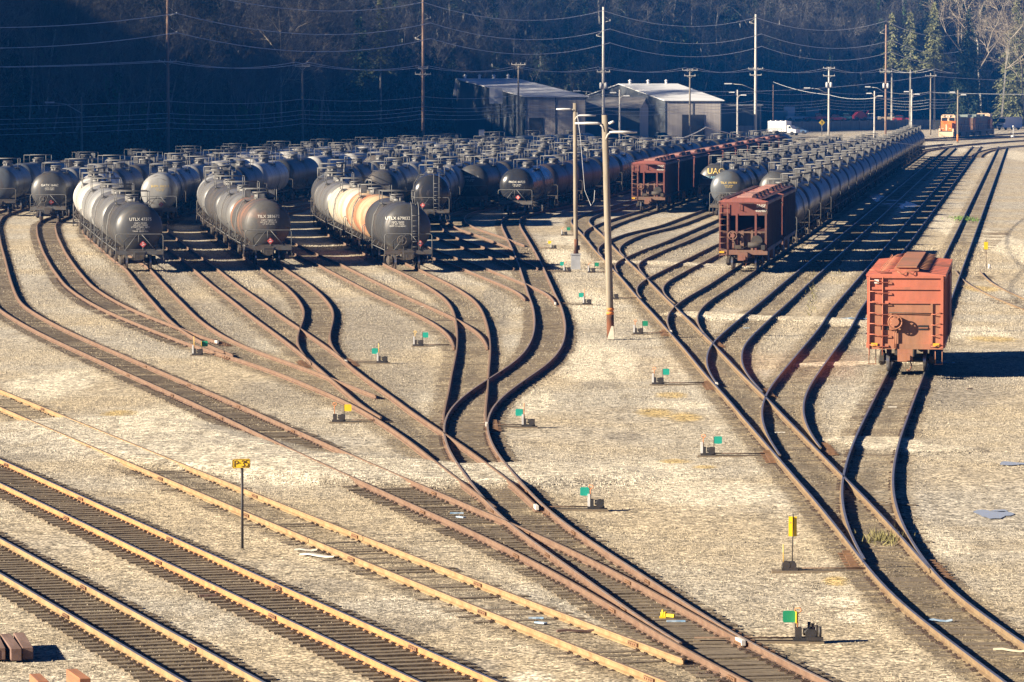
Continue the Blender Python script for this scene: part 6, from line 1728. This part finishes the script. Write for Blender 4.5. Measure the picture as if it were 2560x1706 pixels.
car(1684, 925, 'white', 'white car parked left of the brown crate', R(-70)); car(1752, 940, 'blue', 'pale blue car parked before the second warehouse', R(-50)); car(1786, 944, 'dark', 'dark car beside the pale blue one', R(-50))
car(1826, 930, 'white', 'white pickup truck left of the tall white pole', R(-160), 'pickup'); car(1655, 880, 'grey', 'grey car nearest the small gabled shed', R(-60))
car(1990, 1080, 'white', 'white pickup truck up in the lot behind the fence', R(10), 'pickup'); car(2040, 1072, 'red', 'red pickup truck left of the pole with white transformers', 0, 'pickup'); car(2062, 1078, 'red', 'red vehicle just left of the pole with white transformers', R(20), 'car'); car(2110, 1076, 'teal', 'long teal trailer vehicle in the lot', 0, 'pickup'); car(2092, 1069, 'red', 'low red vehicle right of the pole with white transformers', 0, 'car')
car(2148, 1074, 'red', 'large red machine with an arched top in the truck lot', R(15), 'machine'); car(2172, 1076, 'white', 'white pickup truck right of the arched red machine', R(5), 'pickup'); car(2252, 1062, 'red', 'red car at the right end of the lot', R(-10), 'car'); car(2222, 1066, 'tan', 'tan and dark truck bed beside the right red machine', 0, 'pickup')
for u, y, sz, col, lab in ((1950, 1085, (3.4, 2.4, 2.4), 'teal', 'stacked teal crate in the lot, left one'), (1972, 1086, (2.6, 2.4, 3.4), 'white', 'pale stacked crate in the lot'), (2030, 1088, (3.0, 2.4, 3.0), 'teal', 'teal crate farther right in the lot'), (1690, 935, (3.2, 2.2, 1.7), 'orange', 'sunlit orange container beside the second warehouse'), (1713, 928, (2.0, 2.0, 2.1), 'tan', 'brown crate in front of the orange container')):
    t = thing('crate', lab, 'crate', (px(u, y), y, 1.8 if y > 1060 else 0)); z0 = zv(309, y) - .6 if col == 'orange' else 0
    mb = MB(); mb.box((0, 0, sz[2] / 2 + max(0, z0) * .5), sz); mb.build('box', PAINTS[col], t, .05)
    mb = MB()
    for k in range(5): mb.box((-sz[0] / 2 + sz[0] * (k + .5) / 5, -sz[1] / 2 - .03, sz[2] / 2 + max(0, z0) * .5), (.08, .05, sz[2] - .1))
    mb.build('rib', PAINTS[col], t)
# ------------------------------------------------------------------ locomotives
M_LORANGE = mat('loco_orange', (.70, .19, .025), .45, 0, .1, 2, col2=(.55, .17, .05)); M_LBLACK = mat('loco_black', (.035, .035, .036), .5, 0, .15, 2); M_LBROWN = mat('loco_shaded_brown', (.20, .10, .055), .6, 0, .25, 1.5, col2=(.09, .06, .045)); M_LROOF = mat('loco_roof', (.20, .24, .21), .6, 0, .15, 2); M_LCAB = mat('loco_cab_cream', (.72, .52, .34), .5, 0, .1, 2)
def loco(x, y, rz, label, rev=False):
    t = thing('locomotive', label, 'locomotive', (x, y, 0), rz, 'coupled orange locomotives'); s = -1 if rev else 1
    def B(nm, m, *boxes):
        mb = MB()
        for c, sz in boxes: mb.box((c[0], s * c[1], c[2]), sz)
        return mb.build(nm, m, t, .03)
    B('frame', M_LBLACK, ((0, 0, 1.35), (3.0, 20.6, .35)))
    B('nose', M_LORANGE, ((0, -9.2, 2.35), (2.2, 1.7, 1.65)))
    B('cab', M_LORANGE, ((0, -7.3, 2.55), (3.0, 2.2, 1.9)))
    B('cab_roof', M_LCAB, ((0, -7.3, 4.05), (2.9, 2.2, 1.15)), ((0, -7.3, 4.70), (2.5, 2.3, .14)))
    B('nose_stripe', M_LCAB, ((0, -10.08, 2.2), (.35, .06, 1.3)), ((.75, -10.08, 2.0), (.5, .06, .14)), ((-.75, -10.08, 2.0), (.5, .06, .14)))
    B('number_board', M_LBLACK, ((-.6, -8.42, 4.5), (.5, .06, .2)), ((.6, -8.42, 4.5), (.5, .06, .2)))
    B('radiator_grille', M_LBLACK, ((1.04, 5.0, 3.3), (.06, 3.6, .9)), ((-1.04, 5.0, 3.3), (.06, 3.6, .9)), ((1.04, .5, 2.4), (.06, 1.6, .7)), ((1.04, 3.0, 2.4), (.06, 1.6, .7)))
    B('cab_window', M_GLASS, ((-.75, -8.42, 3.85), (1.1, .06, .65)), ((.75, -8.42, 3.85), (1.1, .06, .65)), ((1.52, -7.3, 3.85), (.05, 1.3, .65)), ((-1.52, -7.3, 3.85), (.05, 1.3, .65)))
    B('hood', M_LBROWN, ((0, 1.6, 2.75), (2.0, 15.4, 2.5)))  # dark brown carries the hood side's shade in its colour
    B('hood_roof', M_LROOF, ((0, 1.6, 4.08), (2.1, 15.4, .3)), ((0, 6.4, 4.4), (2.9, 4.2, .5)), ((0, -2.2, 4.4), (1.8, 2.4, .4)))
    B('hood_stripe', M_LBLACK, ((1.03, -1.5, 3.7), (.06, 7.0, .8)), ((-1.03, -1.5, 3.7), (.06, 7.0, .8)))
    B('hood_panel', M_LORANGE, ((1.06, 8.2, 3.0), (.06, 1.3, 1.8)), ((-1.06, 8.2, 3.0), (.06, 1.3, 1.8)))
    B('fuel_tank', M_LBLACK, ((0, .5, .75), (2.8, 5.2, .85)))
    B('pilot', M_LCAB, ((0, -10.35, .85), (2.9, .15, 1.0)))
    B('pilot', M_LBROWN, ((0, 10.35, .85), (2.9, .15, 1.0)))
    for x_ in (-.85, .85): B('front_step', M_LCAB, ((x_ * 1.6, -10.1, 1.2), (.35, .4, 1.6)))
    for x_ in (-.25, .25): mb = MB(); mb.cyl((x_, s * -8.5, 4.45), (x_, s * -8.58, 4.45), .12, n=8); mb.build('headlight', M_LAMP, t)
    for q in (-6.6, 6.6):
        tk = thing('truck', None, None); tk.parent = t
        mb = MB()
        for a in (-1, 1): mb.box((a * 1.15, q, .75), (.2, 4.6, .5))
        mb.box((0, q, .85), (2.2, 1.2, .4)); mb.build('side_frame', M_LBLACK, tk)
        for a in (-1.7, 0, 1.7):
            for w in (-1, 1): m2 = MB(); wheel_shapes(m2, q + a, w, 0, 1, 12); m2.build('wheel', [M_WHEEL, M_TREAD], tk)
    for a in (-1, 1):
        mb = MB(); mb.cyl((a * 1.45, -9.8, 2.5), (a * 1.45, 9.8, 2.5), .03, n=4)
        for k in range(9): mb.cyl((a * 1.45, -9.6 + 2.4 * k, 1.5), (a * 1.45, -9.6 + 2.4 * k, 2.5), .025, n=4)
        mb.build('handrail', M_LCAB, t)
lh = -.30; lx, ly = px(2364, 900), 900
dirx, diry = math.sin(-lh), math.cos(lh)
T['LK'] = dict(c=np.stack([lx + dirx * np.arange(-60, 130, 1.5), ly + diry * np.arange(-60, 130, 1.5)], 1))
loco(lx + dirx * 10.5, ly + diry * 10.5, lh, 'lead orange locomotive with its lit nose facing the yard'); loco(lx + dirx * 32.0, ly + diry * 32.0, lh, 'second orange and black locomotive coupled behind the lead one', True)
def far_track(c, label, seed):
    tr = thing('railway_track', label, 'railway track', group='tracks of the yard')
    for d in (-.755, .755): link('rail', rail_mesh(offset(c, d), [M_RUST_PALE, M_TOP_DULL]), tr)
    r = random.Random(seed); rest = MB()
    for i in range(0, len(c) - 1):
        h = math.atan2(-(c[i + 1] - c[i])[0], (c[i + 1] - c[i])[1])
        if r.random() < .85: rest.box((c[i][0], c[i][1], -.065), (2.6, .24, .17), 0, h)
        m_ = (c[i] + c[i + 1]) / 2; rest.box((m_[0], m_[1], -.065), (2.6, .24, .17), 0, h)
    rest.build('tie', M_TIE, tr)['kind'] = 'stuff'
far_track(T['LK']['c'], 'far track carrying the two orange locomotives', 1)
def bez(p0, p1, p2, n=60): q = np.linspace(0, 1, n)[:, None]; return (1 - q) ** 2 * np.array(p0) + 2 * q * (1 - q) * np.array(p1) + q * q * np.array(p2)
far_track(bez(ground_at(2262, 392), ground_at(2330, 366), ground_at(2580, 352), 70), 'far curved lead joining the empty tracks beyond the black string', 2)
far_track(bez(ground_at(2440, 395), ground_at(2450, 372), ground_at(2580, 365), 60), 'short far curve at the right edge below the locomotives', 3)
far_track(bez(ground_at(2230, 356), ground_at(2400, 352), ground_at(2580, 342), 70), 'far cross track in front of the locomotives', 4)
x, y = ground_at(2532, 345)
t = thing('switch_stand', 'pale far switch stand with a white target near the right edge', 'switch stand', (x, y, 0), 0, 'low switch stands of the yard')
mb = MB(); mb.cyl((0, 0, 0), (0, 0, .5), .5, .3, n=10); mb.build('body', M_STANDW, t); mb = MB(); mb.cyl((.1, 0, .3), (.1, 0, 2.2), .07, n=6); mb.cyl((.1, 0, 2.1), (.1, 0, 2.5), .2, n=8); mb.build('target_mast', M_STANDW, t)
# ------------------------------------------------------------------ litter, timbers, water
def board(u, v, l, w, rz, m, label, name='board', th=.03, cat='litter', tilt=0.0):
    x, y = ground_at(u, v); mb = MB()
    n = 5; vs = []
    for i in range(n):
        a = -l / 2 + l * i / (n - 1); zz = th + .02 * math.sin(i * 1.7) * (l > .5)
        for b, z in ((-w / 2, 0), (w / 2, 0), (w / 2, 1), (-w / 2, 1)): vs.append((a, b * (1 - .12 * (i % 2)), (zz if z else zz - th) + .02 + tilt * i))
    fs = [(i * 4 + j, i * 4 + (j + 1) % 4, (i + 1) * 4 + (j + 1) % 4, (i + 1) * 4 + j) for i in range(n - 1) for j in range(4)] + [(3, 2, 1, 0), ((n - 1) * 4, (n - 1) * 4 + 1, (n - 1) * 4 + 2, (n - 1) * 4 + 3)]
    mb.add(vs, fs); o = mb.build(name, m, None, 0, (x, y, 0), rz); return tag(o, label, cat)
M_PAPER = mat('litter_white', (.66, .63, .56), .8, 0, .08, 5); M_BLUEP = mat('litter_blue', (.22, .40, .62), .6, 0, .15, 5, col2=(.45, .55, .66)); M_WOODL = mat('pale_plank', (.52, .46, .35), .9, 0, .15, 5, stretch=(1, 6, 1))
M_TIMB = mat('timber_brown', (.155, .095, .075), .9, 0, .25, 3, col2=(.22, .14, .115), stretch=(.6, 5, 5)); M_TIMBO = mat('timber_orange', (.36, .155, .075), .9, 0, .2, 3, col2=(.28, .12, .065), stretch=(.6, 5, 5))
board(798, 1392, 1.15, .22, R(-38), M_PAPER, 'long bent white board on the gravel left of the tan rails'); board(765, 1378, .6, .16, R(-5), M_PAPER, 'short white board end touching the long bent board')
board(952, 1334, .72, .10, R(4), M_WOODL, 'narrow pale plank lying against the tan rail'); board(146, 1097, .28, .16, R(10), M_PAPER, 'white scrap left of the tan track'); board(228, 1105, .55, .16, R(-6), M_PAPER, 'white board lying between the tan rails')
board(1142, 1286, .38, .12, R(0), M_BLUEP, 'upper strip of blue litter between the merging rusty rails', 'litter'); board(1152, 1296, .32, .10, R(-50), M_BLUEP, 'slanted strip of blue litter between the merging rusty rails', 'litter')
board(1340, 1549, .34, .14, R(0), M_BLUEP, 'upper piece of blue litter between the tan rails at the bottom', 'litter'); board(1352, 1561, .30, .12, R(-45), M_BLUEP, 'lower piece of blue litter between the tan rails at the bottom', 'litter')
board(1690, 1557, .42, .12, R(2), M_BLUEP, 'blue-grey scrap under the yellow derail', 'litter'); board(2350, 1555, .55, .14, R(-2), M_BLUEP, 'pale blue scrap on the sleepers at lower right', 'litter')
board(2150, 798, 1.2, .35, R(0), M_BLUEP, 'flat blue-grey sheet across the empty track left of the boxcar', 'sheet', .02, 'sheet'); board(2090, 797, 1.6, .35, R(1), M_BLUEP, 'second flat blue-grey sheet left of the first', 'sheet', .02, 'sheet')
board(2365, 909, .75, .09, R(2), M_BLUEP, 'thin pale strip on the ground in the shade of the boxcar'); board(1866, 822, .3, .14, R(3), M_BLUEP, 'small blue-white scrap between the ladder tracks', 'litter'); board(2231, 1020, .32, .12, R(-3), M_PAPER, 'white scrap on the boxcar track', 'litter'); board(1950, 1084, .34, .13, R(5), M_PAPER, 'white scrap between the rails of the lead', 'litter')
board(872, 707, .18, .10, R(10), M_PAPER, 'small white scrap between the left fan tracks', 'litter'); board(1058, 768, .3, .1, R(2), M_PAPER, 'white scrap on the empty rusty track', 'litter')
board(1442, 1582, .9, .1, R(10), M_TIMB, 'dark splintered stick between the tan rails', 'stick', .05); board(2528, 1630, .8, .07, R(-25), M_WOODL, 'bent pale stick between the rails at the right edge', 'stick', .04); board(520, 1494, .4, .09, R(10), M_TIMB, 'dark stick on the gravel between the two main tracks', 'stick', .05)
board(2424, 975, .22, .08, R(20), M_TIMB, 'small dark stick on the gravel right of the boxcar track', 'stick', .04)
# yellow derail
x, y = ground_at(1672, 1548)
t = thing('derail', 'bright yellow derail device lying on the sleepers by the lower switch', 'derail', (x, y, 0)); t.scale = (.7,) * 3
mb = MB(); mb.box((-.02, .02, .12), (.5, .09, .10), rz=R(-38)); mb.build('bar', M_YEL, t); mb = MB(); mb.box((-.16, .13, .14), (.16, .2, .16), rz=R(-20)); mb.cyl((-.2, .05, .05), (-.2, .05, .3), .03, n=6); mb.box((-.2, .0, .06), (.2, .14, .06)); mb.build('block', M_YEL, t)
# timbers at the lower left
for u, v, l, rz, m, lab in ((58, 1630, 2.6, R(100.5), M_TIMB, 'brown square timber, rightmost of the pile at lower left'), (27, 1633, 2.6, R(101.5), M_TIMB, 'brown square timber, second from the right in the pile'), (-9, 1631, 2.6, R(100), M_TIMB, 'brown square timber, third from the right in the pile'), (-36, 1632, 2.6, R(101), M_TIMB, 'brown square timber at the left edge, leftmost of the pile'),
                            (196, 1716, 1.5, R(106), M_TIMBO, 'orange-brown timber cut by the bottom edge'), (98, 1726, 1.2, R(104), M_TIMBO, 'orange-brown timber lowest at the bottom left corner')):
    x, y = ground_at(u, v); mb = MB(); mb.box((0, 0, .13), (l, .23, .26)); o = mb.build('timber', m, None, .012, (x, y, 0), rz); tag(o, lab, 'timber', 'loose square timbers')
# puddles
M_WATER = bpy.data.materials.new('puddle_painted_sky'); M_WATER.use_nodes = True
pw = M_WATER.node_tree.nodes['Principled BSDF']; pw.inputs['Base Color'].default_value = (.42, .46, .50, 1); pw.inputs['Roughness'].default_value = .25  # pale base colour stands in for the reflected sky
def puddle(u, v, ru, rv, label, seed):
    x, y, rx, ry = patch(u, v, ru, rv); r = random.Random(seed); n = 26; vs = [(0, 0, 0)]
    for i in range(n):
        a = 2 * math.pi * i / n; k_ = 1 + .3 * math.sin(3 * a + seed) * r.uniform(.3, 1) + r.uniform(-.12, .12); vs.append((rx * k_ * math.cos(a), ry * k_ * math.sin(a), 0))
    mb = MB(); mb.add(vs, [(0, i + 1, (i + 1) % n + 1) for i in range(n)]); o = mb.build('puddle', M_WATER, None, 0, (x, y, -.012)); tag(o, label, None, kind='structure')
puddle(2482, 1284, 46, 10, 'shallow puddle with painted pale sky reflection on the right gravel', 1); puddle(2530, 1158, 36, 4, 'narrow puddle at the right edge', 2); puddle(2215, 500, 34, 22, 'wet patch between the empty shaded tracks', 3); puddle(2500, 1276, 20, 3, 'thin upper arm of the right puddle', 5)
# weeds between the far rails
M_WEED = mat('weeds', (.13, .24, .045), .9, 0, .3, 3)
r_ = np.random.default_rng(4); x, y = ground_at(2413, 549); n = 420
c_ = np.stack([x + r_.normal(0, .55, n), y + r_.normal(0, 3.5, n), np.full(n, 0.0)], 1); d_ = np.tile((0, 0, 1.0), (n, 1))
o = link('weeds', tri_mesh('weeds', [(slivers(r_, c_, d_, .22, .03, .5).reshape(-1, 3), np.arange(3 * n).reshape(-1, 3), 0)], [M_WEED])); tag(o, 'green weeds between the rails', None, kind='stuff')
GR = []
for u, v, su, sv, k_ in ((2030, 720, 6, 90, 160), (2100, 640, 8, 90, 160), (2195, 560, 8, 60, 120), (2210, 1350, 26, 16, 240), (2330, 720, 10, 60, 80)):
    for _ in range(k_):
        gx, gy = ground_at(u + r_.normal(0, su), v + r_.normal(0, sv * .4)); GR.append((gx, gy, -.02))
GR = np.array(GR); n = len(GR); M_DRY = mat('dry_grass', (.22, .20, .08), .9, 0, .3, 3)
o = link('dry_grass', tri_mesh('dry_grass', [(slivers(r_, GR, np.tile((0, 0, 1.0), (n, 1)), .28, .02, .5).reshape(-1, 3), np.arange(3 * n).reshape(-1, 3), 0)], [M_DRY])); tag(o, 'sparse dry grass between the sleepers', None, kind='stuff')
# ------------------------------------------------------------------ the air over the yard
hz = MB(); hz.box((0, 640, 74), (1240, 1500, 150))
hm = bpy.data.materials.new('haze'); hm.use_nodes = True
hn = hm.node_tree.nodes; hn.clear()
hvn = hn.new('ShaderNodeVolumePrincipled'); hvn.inputs['Color'].default_value = (.02, .25, .90, 1); hvn.inputs['Density'].default_value = HAZE_DENSITY; hvn.inputs['Anisotropy'].default_value = 0.0
ho = hn.new('ShaderNodeOutputMaterial'); hm.node_tree.links.new(hvn.outputs[0], ho.inputs['Volume'])
hzo = hz.build('haze', hm); tag(hzo, 'thin blue winter haze over the yard', None, kind='stuff')
